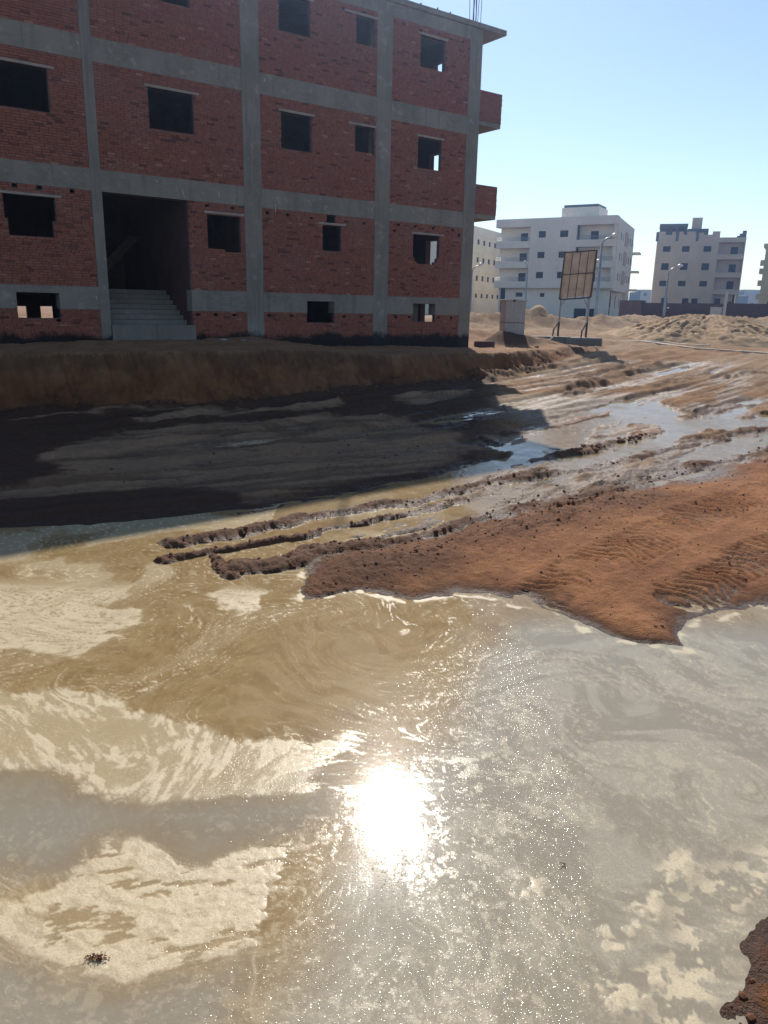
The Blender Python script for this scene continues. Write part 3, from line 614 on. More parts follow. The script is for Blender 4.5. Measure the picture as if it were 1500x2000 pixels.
    shn = poly_sd(wx, wy, POLY['nr']); foam = np.maximum(foam, .9 * np.exp(-((shn + .14) / .12) ** 2) * sstep(.5, .56, sp2))
    dcr, _ = seg_dist(x * .7 + wx * .3, y * .7 + wy * .3, POLY['crack']); foam = np.maximum(foam, .32 * np.exp(-(dcr / .008) ** 2) * sstep(.35, .55, fbm(x * 6, y * 6, 313, 2))); film *= 1 - .4 * np.exp(-((dcr - .02) / .03) ** 2)
    up_ = sstep(8.4, 9.6, y) * (x > -1.5); foam *= 1 - .8 * up_; film *= 1 - .6 * up_
    grey = np.clip(np.maximum(IN('darkD', .3), np.maximum(right, IN('darkF', .2))), 0, 1)  # where the water colour carries the painted sky reflection
    bub = fbm(x * 26, y * 26, 321, 3, .6)
    chop = sstep(8.2, 9.4, y + .25 * x) * (.10 + .9 * sstep(.40, .60, fbm(x * .8, y * .5, 361, 3))) * sstep(30, 24, y)
    rmask = np.maximum.reduce([IN('foamE'), IN('foamA'), IN('foamB'), IN('foamC') * .5, IN('clumpH'), IN('clumpH2'), IN('clumpH3'), np.zeros_like(x) + .08])
    z = prof(y) + foam * rmask * (.0012 + .0045 * (bub - .4)) + (vnoise(x * 2.2, y * 3.1, 331) - .5) * .0012
    rip = sstep(9.5, 12, y); z += rip * (fbm(x * 7, y * 4.5, 351, 3) - .5) * .012
    bub_d = np.clip(.03 + .30 * np.exp(-((x - .15) / .8) ** 2 - ((y - 3.9) / 1.2) ** 2) + .32 * right * sstep(.36, .56, dens + .15) + .16 * IN('foamC') + .34 * IN('foamE') + .10 * IN('darkF') + .45 * foam * right, 0, .7) * sstep(8, 6.6, y) * (1 - .85 * IN('darkD')) * (1 - .8 * IN('darkJ')) * (1 - .75 * IN('filmK', .2))
    return z, dict(bub=bub_d, foam=np.clip(foam, 0, 1), film=np.clip(film, 0, 1), grey=grey, chop=chop)
WANG = np.concatenate([np.linspace(-62, -36, 40)[:-1], np.arange(-36, 36.001, .105), np.linspace(36, 62, 40)[1:]])
WRAD = np.array(geo(1.5, 9.5, 1.0034) + geo(9.5, 16, 1.0048) + geo(16, 31, 1.01) + [31])
wt = polar_object('water', WANG, WRAD, water, M['water'], 'structure')

# ------------------------------------------------------------------ the unfinished brick building
FA = Frame(CA[0], CA[1], 54.157)
bA = thing('brick_building', 'unfinished red brick apartment block with grey concrete frame and empty window openings', 'building', FA.p(-4, 6, 1.4))
ZB, ZR = 0.9, 12.13
COLS = [(-18.4, -18.1), (-14.05, -13.75), (-9.81, -9.53), (-5.37, -4.79), (-0.63, -0.03), (3.25, 3.81)]
LEV = [(2.60, 3.20), (5.66, 6.20), (8.77, 9.34), (11.74, 12.13)]
for a, b in COLS:
    m = MB(); m.box(FA, a, b, 0, .45, ZB, ZR); m.build('column', M['conc_v'], bA, bevel=.008)
DOOR = (-9.53, -7.14)
OPEN = {  # window openings per bay (u0, u1, z0, z1)
 0: [(-16.9, -15.6, 4.4, 5.39), (-16.9, -15.6, 7.41, 8.41), (-16.9, -15.6, 10.55, 11.5)],
 1: [(-11.98, -10.74, 4.82, 5.39), (-11.91, -10.83, 4.41, 4.82), (-11.95, -10.67, 7.41, 8.41), (-11.95, -10.67, 10.55, 11.5), (-11.9, -10.84, 2.36, 3.01)],
 2: [(-8.12, -6.84, 7.41, 8.42), (-7.74, -6.84, 10.55, 11.5), (-6.56, -5.51, 4.38, 5.36), (-6.02, -5.51, 4.31, 4.38), (DOOR[0], DOOR[1], 0, 5.66)],
 3: [(-4.12, -3.07, 10.57, 11.52), (-1.42, -.70, 10.74, 11.52), (-4.09, -3.04, 7.41, 8.42), (-1.43, -.68, 7.62, 8.42), (-2.64, -1.95, 4.56, 5.34), (-2.49, -2.16, 5.42, 5.66), (-3.24, -2.2, 2.30, 2.97)],
 4: [(1.11, 2.15, 10.52, 11.47), (1.12, 2.14, 7.43, 8.42), (1.03, 2.2, 4.55, 5.31), (1.10, 2.12, 4.42, 4.55), (1.20, 2.0, 4.34, 4.42), (1.1, 2.12, 2.35, 2.98)]}
HOLES = {1: [(-11.68, 5.60), (-11.09, 5.60), (-10.29, 5.60), (-10.9, 2.30)], 2: [(-6.55, 5.58), (-5.75, 5.58), (-6.95, 2.5), (-6.4, 2.5), (-5.8, 2.5)],
         3: [(-4.6, 5.53), (-3.9, 5.53), (-3.05, 5.52), (-1.75, 5.52), (-1.05, 5.50), (-4.6, 2.5), (-3.8, 2.5), (-1.8, 2.5), (-1.1, 2.48), (-1.9, 11.6), (-1.15, 11.62)],
         4: [(.37, 5.56), (1.10, 5.56), (1.90, 5.56), (2.80, 5.56), (.2, 5.35), (3.1, 5.4), (.35, 2.5), (.95, 2.5), (2.3, 2.5), (2.9, 2.5), (.4, 11.62), (1.1, 11.6), (1.85, 11.62), (2.4, 11.6), (2.9, 11.6)]}
for i in range(5):
    a, b = COLS[i][1], COLS[i + 1][0]
    for j, (z0, z1) in enumerate(LEV):
        m = MB(); ops = [o for o in OPEN[i] if o[3] > z0 and o[2] < z1 and (j == 0)]
        m.grid(FA, a, b, z0, z1, ops, .004, .40); m.build('beam', M['conc_h'], bA)
# brick infill: mortar core with real bricks set in front of it
BL, BH, CH = .212, .053, .065
bricks = []
core = []
for i in range(5):
    a, b = COLS[i][1], COLS[i + 1][0]
    ops = list(OPEN[i]) + [(u - .06, u + .06, z - .04, z + .04) for u, z in HOLES.get(i, [])]
    for z0, z1 in ((ZB, 2.60), (3.20, 5.66), (6.20, 8.77), (9.34, 11.74)):
        m = MB(); m.grid(FA, a, b, z0, z1, [o for o in ops if o[3] > z0 and o[2] < z1], .030, .16); core.append(m)
        nrow = int((z1 - z0) / CH)
        ch = (z1 - z0) / nrow
        for k in range(nrow):
            c0, c1 = z0 + k * ch + .006, z0 + (k + 1) * ch - .006
            zc = (c0 + c1) / 2
            segs = [(a, b)]
            for o in ops:
                if o[2] < zc < o[3]:
                    jag = random.choice((0, 0, 0, .03)) if o[3] - o[2] > .3 else 0
                    ns = []
                    for s0, s1 in segs:
                        if o[1] <= s0 or o[0] >= s1: ns.append((s0, s1)); continue
                        if o[0] - jag > s0: ns.append((s0, o[0] - jag))
                        if o[1] + jag < s1: ns.append((o[1] + jag, s1))
                    segs = ns
            for s0, s1 in segs:
                x = a - random.random() * .02 + (0 if k % 2 else -BL / 2)
                while x < s1:
                    l = BL * random.uniform(.94, 1.04)
                    if random.random() < .12: l *= .5
                    q0, q1 = max(x, s0), min(x + l, s1)
                    if q1 - q0 > .035: bricks.append((q0 + .005, q1 - .006, c0 + random.uniform(-.003, .003), c1 + random.uniform(-.003, .003)))
                    x += l + .004
def tint():
    t = random.gauss(.5, .10)
    if random.random() < .02: t = random.uniform(.85, 1.0)
    if random.random() < .06: t = random.uniform(0, .15)
    return min(1, max(0, t))
def brick_pts(q):
    v = random.uniform(.006, .018); w_ = random.uniform(-.004, .004)
    p = FA.p
    return [p(q[0], v, q[2]), p(q[1], v + w_, q[2]), p(q[1], .05, q[2]), p(q[0], .05, q[2]), p(q[0], v, q[3]), p(q[1], v + w_, q[3]), p(q[1], .05, q[3]), p(q[0], .05, q[3])]
# balcony parapets on the right-hand end are brick too
balc = []
for zt, zb in ((7.22, 6.06), (10.30, 9.16)):
    for k in range(int((zt - zb - .14) / CH)):
        c0 = zb + .14 + k * CH + .006; x = 3.815 - (0 if k % 2 else BL / 2)
        while x < 4.87:
            q0, q1 = max(x, 3.815), min(x + BL, 4.87)
            if q1 - q0 > .03: bricks.append((q0 + .005, q1 - .006 + (random.uniform(0, .02) if q1 > 4.86 else 0), c0, c0 + BH))
            x += BL + .006
def camd(q):
    x, y, z = FA.p((q[0] + q[1]) / 2, 0, (q[2] + q[3]) / 2); return math.hypot(x, y, z - CAM_Z) / max(.05, (q[1] - q[0]))
infr = [q for q in bricks if -12.2 < q[0] < -9.9 and 3.2 < q[2] < 5.6 and q[1] - q[0] > .18]
infr.sort(key=camd); single = set(infr[:300])
walls = []
for m in core:
    walls.append(m.build('brick_wall', M['mortar'], bA))
host = walls[5]            # ground floor bay at the left edge of the picture
m = MB(); m.tint = []
for q in bricks:
    if q in single: continue
    m.hexa(brick_pts(q), back=False); t = tint(); m.tint += [t] * 5
o = m.build('bricks', M['brick'], bA); o['kind'] = 'stuff'
variants = []
for k in range(14):
    me = bpy.data.meshes.new('brick')
    V = [(x, y, z) for z in (0, 1) for x, y in ((0, 0), (1, random.uniform(-.1, .1)), (1, 1), (0, 1))]
    me.from_pydata(V, [], [(0, 3, 2, 1), (4, 5, 6, 7), (0, 1, 5, 4), (1, 2, 6, 5), (3, 0, 4, 7), (2, 3, 7, 6)])
    t = tint(); at = me.attributes.new('tint', 'FLOAT', 'FACE'); at.data.foreach_set('value', [t] * 6); me.materials.append(M['brick']); variants.append(me)
for q in infr[:300]:
    v = random.uniform(.006, .018); ob = bpy.data.objects.new('brick', random.choice(variants)); col.objects.link(ob); ob.parent = host
    loc = Vector(FA.p(q[0], v, q[2])) - ORG[host.name]; ob.location = loc
    ob.rotation_euler = (0, 0, FROT); ob.scale = (q[1] - q[0], .05 - v, q[3] - q[2])
# lintels over the openings
for u_0, u_1, z in ((-12.1, -10.59, 5.39), (-6.65, -5.385, 5.36), (-2.80, -1.76, 5.345), (.93, 2.40, 5.31), (-12.1, -10.5, 8.41), (-8.22, -6.68, 8.42), (-4.17, -2.94, 8.42), (-1.70, -.635, 8.42), (1.04, 2.24, 8.42),
                    (-4.22, -2.95, 11.52), (-1.87, -.635, 11.52), (1.03, 2.24, 11.47), (-7.9, -6.7, 11.5), (-17.05, -15.45, 5.39), (-17.05, -15.45, 8.41)):
    m = MB(); m.box(FA, u_0, u_1, -.012, .20, z + .002, z + .065); m.build('lintel', M['lintel'], bA, bevel=.004)
# roof slab with its overhang, starter bars, balconies
m = MB(); m.box(FA, -18.6, 4.86, -.06, 12.6, ZR + .002, 12.30); m.build('roof_slab', M['conc_h'], bA, bevel=.012)
for k in range(9):
    u = 3.3 + random.uniform(0, .5); v = .05 + random.uniform(0, .35)
    p0 = FA.p(u, v, 12.28); p1 = FA.p(u + random.uniform(-.05, .05), v + random.uniform(-.05, .05), 12.28 + random.uniform(.95, 1.7))
    m = MB(); m.tube([p0, p1], .011, 5); m.build('rebar', M['steel'], bA)
for k in range(6):
    u = -.35 + random.uniform(-.22, .25); v = .05 + random.uniform(0, .35); m = MB(); m.tube([FA.p(u, v, 12.28), FA.p(u + random.uniform(-.06, .06), v, 13.6)], .011, 5); m.build('rebar', M['steel'], bA)
for u in (1.05, 1.75, 2.3): 
    m = MB(); m.box(FA, u, u + .03, .0, .04, 12.3, 12.3 + random.uniform(.05, .09)); m.build('formwork_peg', M['steel'], bA)
for zt, zb in ((7.22, 6.06), (10.30, 9.16)):
    m = MB(); m.box(FA, 3.815, 4.87, .03, 3.4, zb, zb + .14); bal = m.build('balcony', M['conc_h'], bA)
    m = MB(); m.box(FA, 3.815, 4.87, .022, .14, zb + .142, zt - .02); m.build('parapet', M['mortar'], bal)
    m = MB(); m.box(FA, 4.75, 4.868, .142, 3.4, zb + .142, zt - .02); m.build('parapet', M['rbrick'], bal)
# right end wall with balcony doors (local frame: u runs inwards from the corner)
cx, cy, _ = FA.p(3.81, 0, 0)
FS = Frame(cx, cy, -35.843); FS.n = (-ta[0], -ta[1])
m = MB(); m.grid(FS, .45, 12, ZB, ZR, [(1.2, 2.42, 9.34, 11.55), (1.2, 2.46, 6.2, 8.45), (1.2, 2.50, 3.2, 5.36), (1.95, 2.72, 1.9, 2.99), (6, 7.4, 7.3, 8.5), (6, 7.4, 4.3, 5.4), (6, 7.4, 10.4, 11.5)], .006, .25)
m.build('end_wall', M['rbrick'], bA)
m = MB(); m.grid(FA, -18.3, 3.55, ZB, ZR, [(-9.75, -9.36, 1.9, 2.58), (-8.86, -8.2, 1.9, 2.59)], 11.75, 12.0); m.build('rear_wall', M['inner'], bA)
m = MB(); m.box(FA, -18.4, -18.15, .46, 11.74, ZB, ZR); m.build('end_wall', M['rbrick'], bA)
for z in (5.98, 9.12):
    m = MB(); m.box(FA, -18.14, 3.55, .41, 11.74, z, z + .2); m.build('floor_slab', M['conc'], bA)
for a, b, v0 in ((-18.14, -9.66, .41), (DOOR[0] - .12, DOOR[1] + .13, 2.2), (-7.0, 3.55, .41)):
    m = MB(); m.box(FA, a, b, v0, 11.74, 3.02, 3.19); m.build('floor_slab', M['conc'], bA)
for z0, z1 in ((3.2, 5.97), (6.19, 9.11), (9.33, 12.12)):
    m = MB(); m.box(FA, -18.14, 3.55 if z0 > 4 else -9.7, 4.6, 4.72, z0, z1); m.build('partition', M['inner'], bA)  # partition without openings, added to keep the rooms dark
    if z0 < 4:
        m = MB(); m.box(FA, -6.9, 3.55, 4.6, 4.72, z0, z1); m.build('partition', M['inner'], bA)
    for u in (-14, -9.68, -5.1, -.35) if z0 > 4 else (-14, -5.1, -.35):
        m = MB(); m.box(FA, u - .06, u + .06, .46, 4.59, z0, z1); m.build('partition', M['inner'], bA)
for u in (-5.1, -.35):
    m = MB(); m.box(FA, u - .1, u + .1, .46, 11.7, ZB, 3.0); m.build('partition', M['inner'], bA)
m = MB(); m.box(FA, 1.72, 1.95, .8, 1.05, ZB, 3.0); m.build('inner_column', M['conc_v'], bA)
m = MB(); m.box(FA, -10.0, -9.7, 4, 4.3, ZB, 3.0); m.build('inner_column', M['conc_v'], bA)
# entrance: block, steps, side walls, inner flight
m = MB(); m.box(FA, -9.515, -7.06, -.03, .55, ZB, 2.19); st = m.build('stair_block', M['conc'], bA, bevel=.015)
for k in range(7):
    m = MB(); m.box(FA, -9.52, -7.15, .42 + k * .27, .42 + (k + 1) * .27 + .26, 2.191 + k * .144 - (.0 if k else .3), 2.19 + (k + 1) * .144 - .002); m.build('step', M['conc'], st, bevel=.01)
for a, b in ((-9.66, -9.54), (-7.13, -7.01)):
    m = MB(); m.box(FA, a, b, .26, 6.2, ZB, 5.96); m.build('entrance_wall', M['rbrick'], bA)
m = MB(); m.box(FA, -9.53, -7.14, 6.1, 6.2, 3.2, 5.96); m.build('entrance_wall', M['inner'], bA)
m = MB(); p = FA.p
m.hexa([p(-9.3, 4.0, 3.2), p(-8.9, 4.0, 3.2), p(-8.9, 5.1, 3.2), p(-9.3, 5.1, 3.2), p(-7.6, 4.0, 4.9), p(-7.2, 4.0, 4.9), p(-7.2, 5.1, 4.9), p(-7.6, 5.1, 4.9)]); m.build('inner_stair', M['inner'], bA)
# plastic strips left hanging from the formwork
for u, z, l, d in ((-7.3, 5.92, .22, .06), (-6.2, 5.95, .14, .03), (-8.05, 6.1, .07, .06), (-4.35, 5.8, .26, .0), (-4.05, 6.0, .10, .12), (-3.2, 6.02, .16, .14), (-.75, 5.98, .12, -.03), (.9, 6.08, .13, .09), (1.6, 5.9, .13, .08), (-4.62, 9.2, .1, -.05), (-3.1, 9.12, .06, .02), (.02, 9.22, .16, -.04), (-9.9, 2.96, .1, .03), (-12.2, 9.1, .1, -.05), (-9.9, 9.15, .07, .05), (2.0, 9.1, .1, .02)):
    m = MB(); a = FA.p(u, -.02, z); b = FA.p(u + d * .5, -.035, z - l * .6); c = FA.p(u + d, -.015, z - l); m.tube([a, b, c], .009, 5); m.build('formwork_strip', M['tie'], bA)

# ------------------------------------------------------------------ other buildings
def rect_panes(fr, lst, v, parent, name='window', mat='shade_pane', frame=True):
    for a, b, z0, z1 in lst:
        m = MB(); m.box(fr, a - .02, b + .02, v, v + .04, z0 - .02, z1 + .02); o = m.build(name, M[mat], parent)
# white four-storey block (B): front runs to the left, side runs back
bx, by = 30.24, 108.0
FB = Frame(bx, by, -60); GB = Frame(bx, by, 24)
GB.n = (-math.cos(R(24)), math.sin(R(24)))
bB = thing('white_apartment_block', 'white four-storey apartment block with recessed balconies and a stair tower behind the billboard', 'building', (bx, by, 1.6))
rows = ((12.80, 13.66), (10.06, 10.90), (7.33, 8.20))
wl = [(9.7, 10.75, a, b) for a, b in rows] + [(6.5, 7.67, a, b) for a, b in rows]
m = MB(); m.grid(FB, 5.3, 11.95, 6.03, 15.40, wl, 0, .3); m.build('front_wall', M['white2'], bB); rect_panes(FB, wl, .16, bB)
fl = (12.37, 9.63, 6.90)
for a, b, dr in ((0.0, 5.3, (2.65, 3.75)), (11.95, 16.95, (12.8, 13.9))):
    dl = [(dr[0], dr[1], f - .9, f + 1.22) for f in fl]
    m = MB(); m.grid(FB, a, b, 6.03, 15.38, dl, 1.4, 1.6); m.build('recessed_wall', M['white'], bB); rect_panes(FB, dl, 1.48, bB, 'balcony_door')
    m = MB(); m.box(FB, a + (.0 if a else .0), b + (.25 if a else 0), -.03 if a else 0, 1.4, 14.3, 15.40); m.build('roof_fascia', M['white2'], bB)
    for f in fl:
        m = MB(); m.box(FB, a, b + (.1 if a else 0), -.05, .10, f - .90, f); bo = m.build('balcony', M['white2'], bB)
        m = MB(); m.box(FB, a, b, .101, 1.39, f - .9, f - .76); m.build('balcony_floor', M['white2'], bo)
        for k in range(3):
            m = MB(); m.tube([FB.p(a + .05, .02, f + .18 + k * .17), FB.p(b + .05, .02, f + .18 + k * .17)], .028, 5); m.build('rail', M['rail'], bo)
gl = [(9.6, 10.26, 4.8, 5.34), (6.6, 7.2, 4.8, 5.34), (12.9, 13.95, 4.8, 5.38), (1.77, 5.1, 1.3, 3.3)]
m = MB(); m.grid(FB, .3, 15.6, 1.0, 6.02, gl, .9, 1.15); m.build('ground_floor_wall', M['white'], bB); rect_panes(FB, gl[:3], 1.02, bB); rect_panes(FB, gl[3:], 1.05, bB, 'garage_door')
m = MB(); m.box(FB, 0, 17.0, 0.01, 1.39, 6.0, 6.028); m.build('soffit', M['white2'], bB)
m = MB(); m.box(FB, 3.2, 8.45, 2.5, 7.0, 15.42, 16.9); tw = m.build('stair_tower', M['white'], bB)
m = MB(); m.box(FB, 3.4, 8.2, 2.6, 6.8, 16.902, 17.25); m.build('tower_band', M['band'], tw)
sw = []
for z0, z1 in ((12.70, 13.68), (9.98, 11.0), (7.25, 8.28)):
    sw += [(a, b, z0, z1) for a, b in ((2.3, 3.0), (5.3, 6.05), (7.6, 8.15), (13.2, 13.75), (15.1, 15.9), (17.3, 18.3))]
m = MB(); m.grid(GB, .31, 19.1, 6.05, 15.40, sw, 0.0, .3); m.build('side_wall', M['white2'], bB); rect_panes(GB, sw, .025, bB)
for z in (12.3, 9.6, 6.9):
    m = MB(); m.box(GB, 9.4, 12.4, -.06, -.005, z - .1, z + 1.85); m.build('shutter_panel', M['pinkish'], bB)
m = MB(); m.box(GB, 19.11, 22.0, .3, 8, 1.0, 13.5); m.build('end_bay', M['white2'], bB)
for z in (6.2, 9.0, 11.8):
    m = MB(); m.box(GB, 20.5, 22.9, -.9, 1.5, z, z + .3); m.build('balcony_slab', M['white'], bB)
gw = [(3.0, 3.7, 3.4, 5.2), (6.8, 7.4, 3.6, 5.1), (11.2, 12.0, 3.4, 5.2), (15.4, 16, 3.6, 5.1)]
m = MB(); m.grid(GB, .9, 19.0, 1.0, 6.04, gw, .9, 1.1); m.build('ground_floor_wall', M['white'], bB); rect_panes(GB, gw, .93, bB)
m = MB(); m.box(GB, .6, 14.0, -.25, .899, 5.75, 6.04); m.build('entrance_canopy', M['white2'], bB)
m = MB(); m.box(GB, 16.8, 17.4, -.3, .2, 1.0, 5.2); m.build('gate_post', M['white'], bB)
m = MB(); P = [FB.p(.3, 1.65, 15.2), FB.p(16.8, 1.65, 15.2), FB.p(16.8, 18, 15.2), GB.p(18.5, .4, 15.2)]
m.quad(*P); m.build('roof', M['white2'], bB)
m = MB(); m.box(FB, 16.6, 16.9, 1.61, 16, 1.0, 15.2); m.build('far_side_wall', M['white2'], bB)
m = MB(); m.quad(FB.p(.3, 1.62, 1), FB.p(16.8, 1.62, 1), FB.p(16.8, 1.62, 15.2), FB.p(.3, 1.62, 15.2)); m.build('inner_wall', M['shade_pane'], bB)

# cream block behind the brick building (D)
FD = Frame(14.06, 127.0, 28)
FD.n = (-math.cos(R(28)), math.sin(R(28)))
bD = thing('cream_apartment_block', 'cream apartment block with rows of small slit windows seen past the brick building\'s corner', 'building', (14, 127, 1.7))
dw = []
for z0, z1, k in ((12.8, 13.55, 5), (10.08, 10.87, 5), (7.3, 8.1, 5), (4.68, 5.34, 5)):
    dw += [(-.45 + 2.5 * i, .42 + 2.5 * i, z0, z1) for i in range(k)]
m = MB(); m.grid(FD, -9, 14, 1.0, 15.4, dw, 0, .3); m.build('wall', M['cream'], bD); rect_panes(FD, dw, .05, bD)
m = MB(); m.box(FD, -9, 14, .301, 12, 15.0, 15.2); m.build('roof', M['cream'], bD)
m = MB(); m.box(FD, 13.7, 14, .301, 12, 1, 14.99); m.build('end_wall', M['cream'], bD)
m = MB(); m.box(FD, -9, -8.7, .301, 12, 1, 14.99); m.build('end_wall', M['cream'], bD)
for z in (14.1, 11.4, 8.6, 5.8):
    m = MB(); m.box(FD, -9, 14, -.05, -.003, z, z + .07); m.build('string_course', M['cream'], bD)
m = MB(); m.box(FD, -1, 9.3, -.06, -.004, 1.0, 4.4); m.build('plinth_panel', M['white2'], bD)

# beige block with an unfinished roof (C)
FC = Frame(54.45, 133.0, -72)
bC = thing('beige_apartment_block', 'beige four-storey apartment block with broken parapet and unfinished dark rooftop', 'building', (52, 134, 1.9))
cw = []
for z0, z1 in ((12.92, 13.82), (10.0, 11.1), (7.38, 8.26)):
    cw += [(7.47, 8.65, z0, z1), (4.46, 5.65, z0, z1), (1.1, 2.28, z0, z1)]
m = MB(); m.grid(FC, 0, 9.72, 1.0, 15.62, cw + [(7.05, 8.05, 4.4, 5.43), (3.7, 4.68, 4.4, 5.43), (2.24, 3.22, 4.4, 5.43)], 0, .3); m.build('front_wall', M['beige'], bC)
rect_panes(FC, cw + [(7.05, 8.05, 4.4, 5.43), (3.7, 4.68, 4.4, 5.43), (2.24, 3.22, 4.4, 5.43)], .17, bC)
for a, b in ((8.48, 9.72), (6.9, 7.44), (5.67, 6.33), (3.8, 5.1), (2.5, 3.2), (0, 1.17)):
    m = MB(); m.box(FC, a, b, 0, .3, 15.622, 16.12 - (.2 if a == 2.5 else 0)); m.build('parapet', M['beige'], bC)
for a in (6.4, 3.25, 9.56):
    m = MB(); m.box(FC, a, a + .42, -.02, .28, 14.6, 16.1); m.build('bare_column', M['band'], bC)
m = MB(); m.box(FC, 5.05, 9.55, 1.2, 5, 17.0, 17.5); m.build('roof_beam', M['band'], bC)
for a in (9.1, 6.6, 5.1):
    m = MB(); m.box(FC, a, a + .4, 1.25, 1.6, 15.3, 16.99); m.build('roof_column', M['band'], bC)
m = MB(); m.box(FC, 5.2, 9.4, 4.6, 4.8, 15.9, 16.98); m.build('roof_wall', M['band'], bC)
m = MB(); m.box(FC, 1.75, 5.0, 1.5, 4.5, 15.4, 16.7); m.build('stair_hut', M['band'], bC)
m = MB(); m.box(FC, 2.85, 4.4, 2.0, 3.5, 16.71, 18.5); m.build('water_tank', M['beige'], bC)
dl = [(-3.13, -2.04, z0, z0 + 1.3) for z0 in (12.45, 9.7, 7.0)]
m = MB(); m.grid(FC, -4.03, -.005, 6.1, 15.15, dl, 1.1, 1.3); m.build('recessed_wall', M['pinkish'], bC); rect_panes(FC, dl, 1.18, bC, 'balcony_door')
m = MB(); m.box(FC, -4.05, -.005, -.03, 1.09, 14.4, 15.16); m.build('roof_fascia', M['beige'], bC)
for f in (12.52, 9.66, 6.95):
    m = MB(); m.box(FC, -4.05, -.005, -.05, 1.09, f - .82, f); m.build('balcony', M['beige'], bC)
m = MB(); m.box(FC, -4.04, -3.9, .0, 1.09, 6.1, 15.1); m.build('balcony_pier', M['pinkish'], bC)
for k, (a, b, z) in enumerate(((-4.0, -3.4, 16.2), (-3.39, -3.0, 15.75), (-2.99, -2.6, 15.4))):
    m = MB(); m.box(FC, a, b, .2, .5, 15.17, z); m.build('broken_parapet', M['band'], bC)
m = MB(); m.grid(FC, -3.2, 0, 1.0, 6.08, [(-1.4, -.45, 4.4, 5.5)], .9, 1.1); m.build('ground_floor_wall', M['pinkish'], bC); rect_panes(FC, [(-1.4, -.45, 4.4, 5.5)], 1.0, bC)
m = MB(); m.box(FC, -4.0, -3.65, .2, .55, 1.0, 6.1); m.build('corner_column', M['beige'], bC)
m = MB(); m.box(FC, -4.0, 9.7, .35 + 1.0, 11, 15.0, 15.2); m.build('roof', M['beige'], bC)
m = MB(); m.box(FC, 9.45, 9.71, .301, 11, 1.0, 14.99); m.build('side_wall', M['beige'], bC)
m = MB(); m.box(FC, -4.02, -3.8, 1.31, 11, 1.0, 14.99); m.build('side_wall', M['pinkish'], bC)
m = MB(); m.quad(FC.p(-3.7, 2.2, 1), FC.p(9.4, 2.2, 1), FC.p(9.4, 2.2, 14.9), FC.p(-3.7, 2.2, 14.9)); m.build('inner_wall', M['shade_pane'], bC)

# yellowish block cut by the right edge (E)
FE = Frame(65.6, 140, 118)
bE = thing('yellow_apartment_block', 'yellowish apartment block with small side balconies at the right edge', 'building', (68, 143, 1.9))
ew = [(1.6 + 3 * i, 2.3 + 3 * i, z, z + 1.5) for i in range(4) for z in (11.6, 8.9, 6.2, 3.4)]
m = MB(); m.grid(FE, 0, 14, 1, 14.4, ew, 0, .3); m.build('wall', M['yellow'], bE); rect_panes(FE, ew, .2, bE)
m = MB(); m.box(FE, -.4, 14.2, -.3, 12, 14.402, 14.95); m.build('cornice', M['yellow'], bE)
m = MB(); m.box(FE, 0, .3, .301, 12, 1, 14.4); m.build('end_wall', M['yellow'], bE)
for z in (12.0, 10.6, 8.6, 6.3):
    m = MB(); m.box(FE, -.6, -.005, .05, .9, z - .7, z + .25); m.build('side_balcony', M['yellow'], bE)
m = MB(); m.quad(FE.p(.4, 2, 1), FE.p(13.8, 2, 1), FE.p(13.8, 2, 14.3), FE.p(.4, 2, 14.3)); m.build('inner_wall', M['shade_pane'], bE)

# far blocks on the horizon
def far_block(x0, x1, y, z1, label, d=20, steps=None):
    b = thing('distant_building', label, 'building', ((x0 + x1) / 2, y, 1.9), 'far blocks on the horizon')
    f = Frame(x0, y, 90); f.n = (0, 1)
    n = max(2, int((x1 - x0) / 3.5)); ops = []
    for i in range(n):
        for z in np.arange(3.5, z1 - 2, 3.0):
            a = (x1 - x0) * (i + .35) / n; ops.append((a, a + 1.2, z, z + 1.4))
    m = MB(); m.grid(f, 0, x1 - x0, .5, z1, ops, 0, .4); m.build('wall', M['farhaze'], b)
    m = MB(); m.box(f, 0, x1 - x0, .41, d, .5, z1 - .3); m.build('body', M['band'], b)
    m = MB(); m.box(f, -.3, x1 - x0 + .3, -.3, d, z1, z1 + .5); m.build('roof', M['farhaze'], b)
far_block(102, 123, 320, 11.6, 'long pale low block on the horizon left of the beige apartment block', 15)
far_block(148, 162, 325, 10.6, 'pale horizon block just right of the beige apartment block', 12)
far_block(155, 164, 345, 13.2, 'taller grey horizon block behind the pale one right of the beige apartment block', 12)
far_block(165.5, 176, 330, 11.4, 'small white horizon block next to the yellowish apartment block', 12)
far_block(75, 95, 330, 8.4, 'low horizon block half hidden by the white apartment block', 12)

# ------------------------------------------------------------------ boundary wall
bw = thing('boundary_wall', 'long dark red brick boundary wall in front of the beige apartment block', 'wall', (37, 95, 1.8))
f = Frame(30.79, 95, 91.5); f.n = (0, 1)
xs = [0, 5.1, 10.2, 14.9, 20, 26, 32]
for a, b in zip(xs[:-1], xs[1:]):
    m = MB(); m.box(f, a + .16, b - .16, 0, .25, 1.2, 4.05 + a * .014); m.build('panel', M['rbrick'], bw)
for a in xs:
    m = MB(); m.box(f, a - .159, a + .159, -.06, .31, 1.2, 4.25 + a * .014); m.build('pier', M['rbrick'], bw)
bw2 = thing('boundary_wall', 'short brick wall return in a sunlit pinkish tone beside the white apartment block', 'wall', (29.8, 95, 1.8))
f = Frame(28.9, 98.5, 152); f.n = (1, 0)
m = MB(); m.box(f, 0, 3.6, 0, .25, 1.2, 4.24); m.build('panel', M['rbrick2'], bw2)
m = MB(); m.box(f, 0, 3.6, -.04, .29, 4.242, 4.32); m.build('coping', M['rbrick'], bw2)

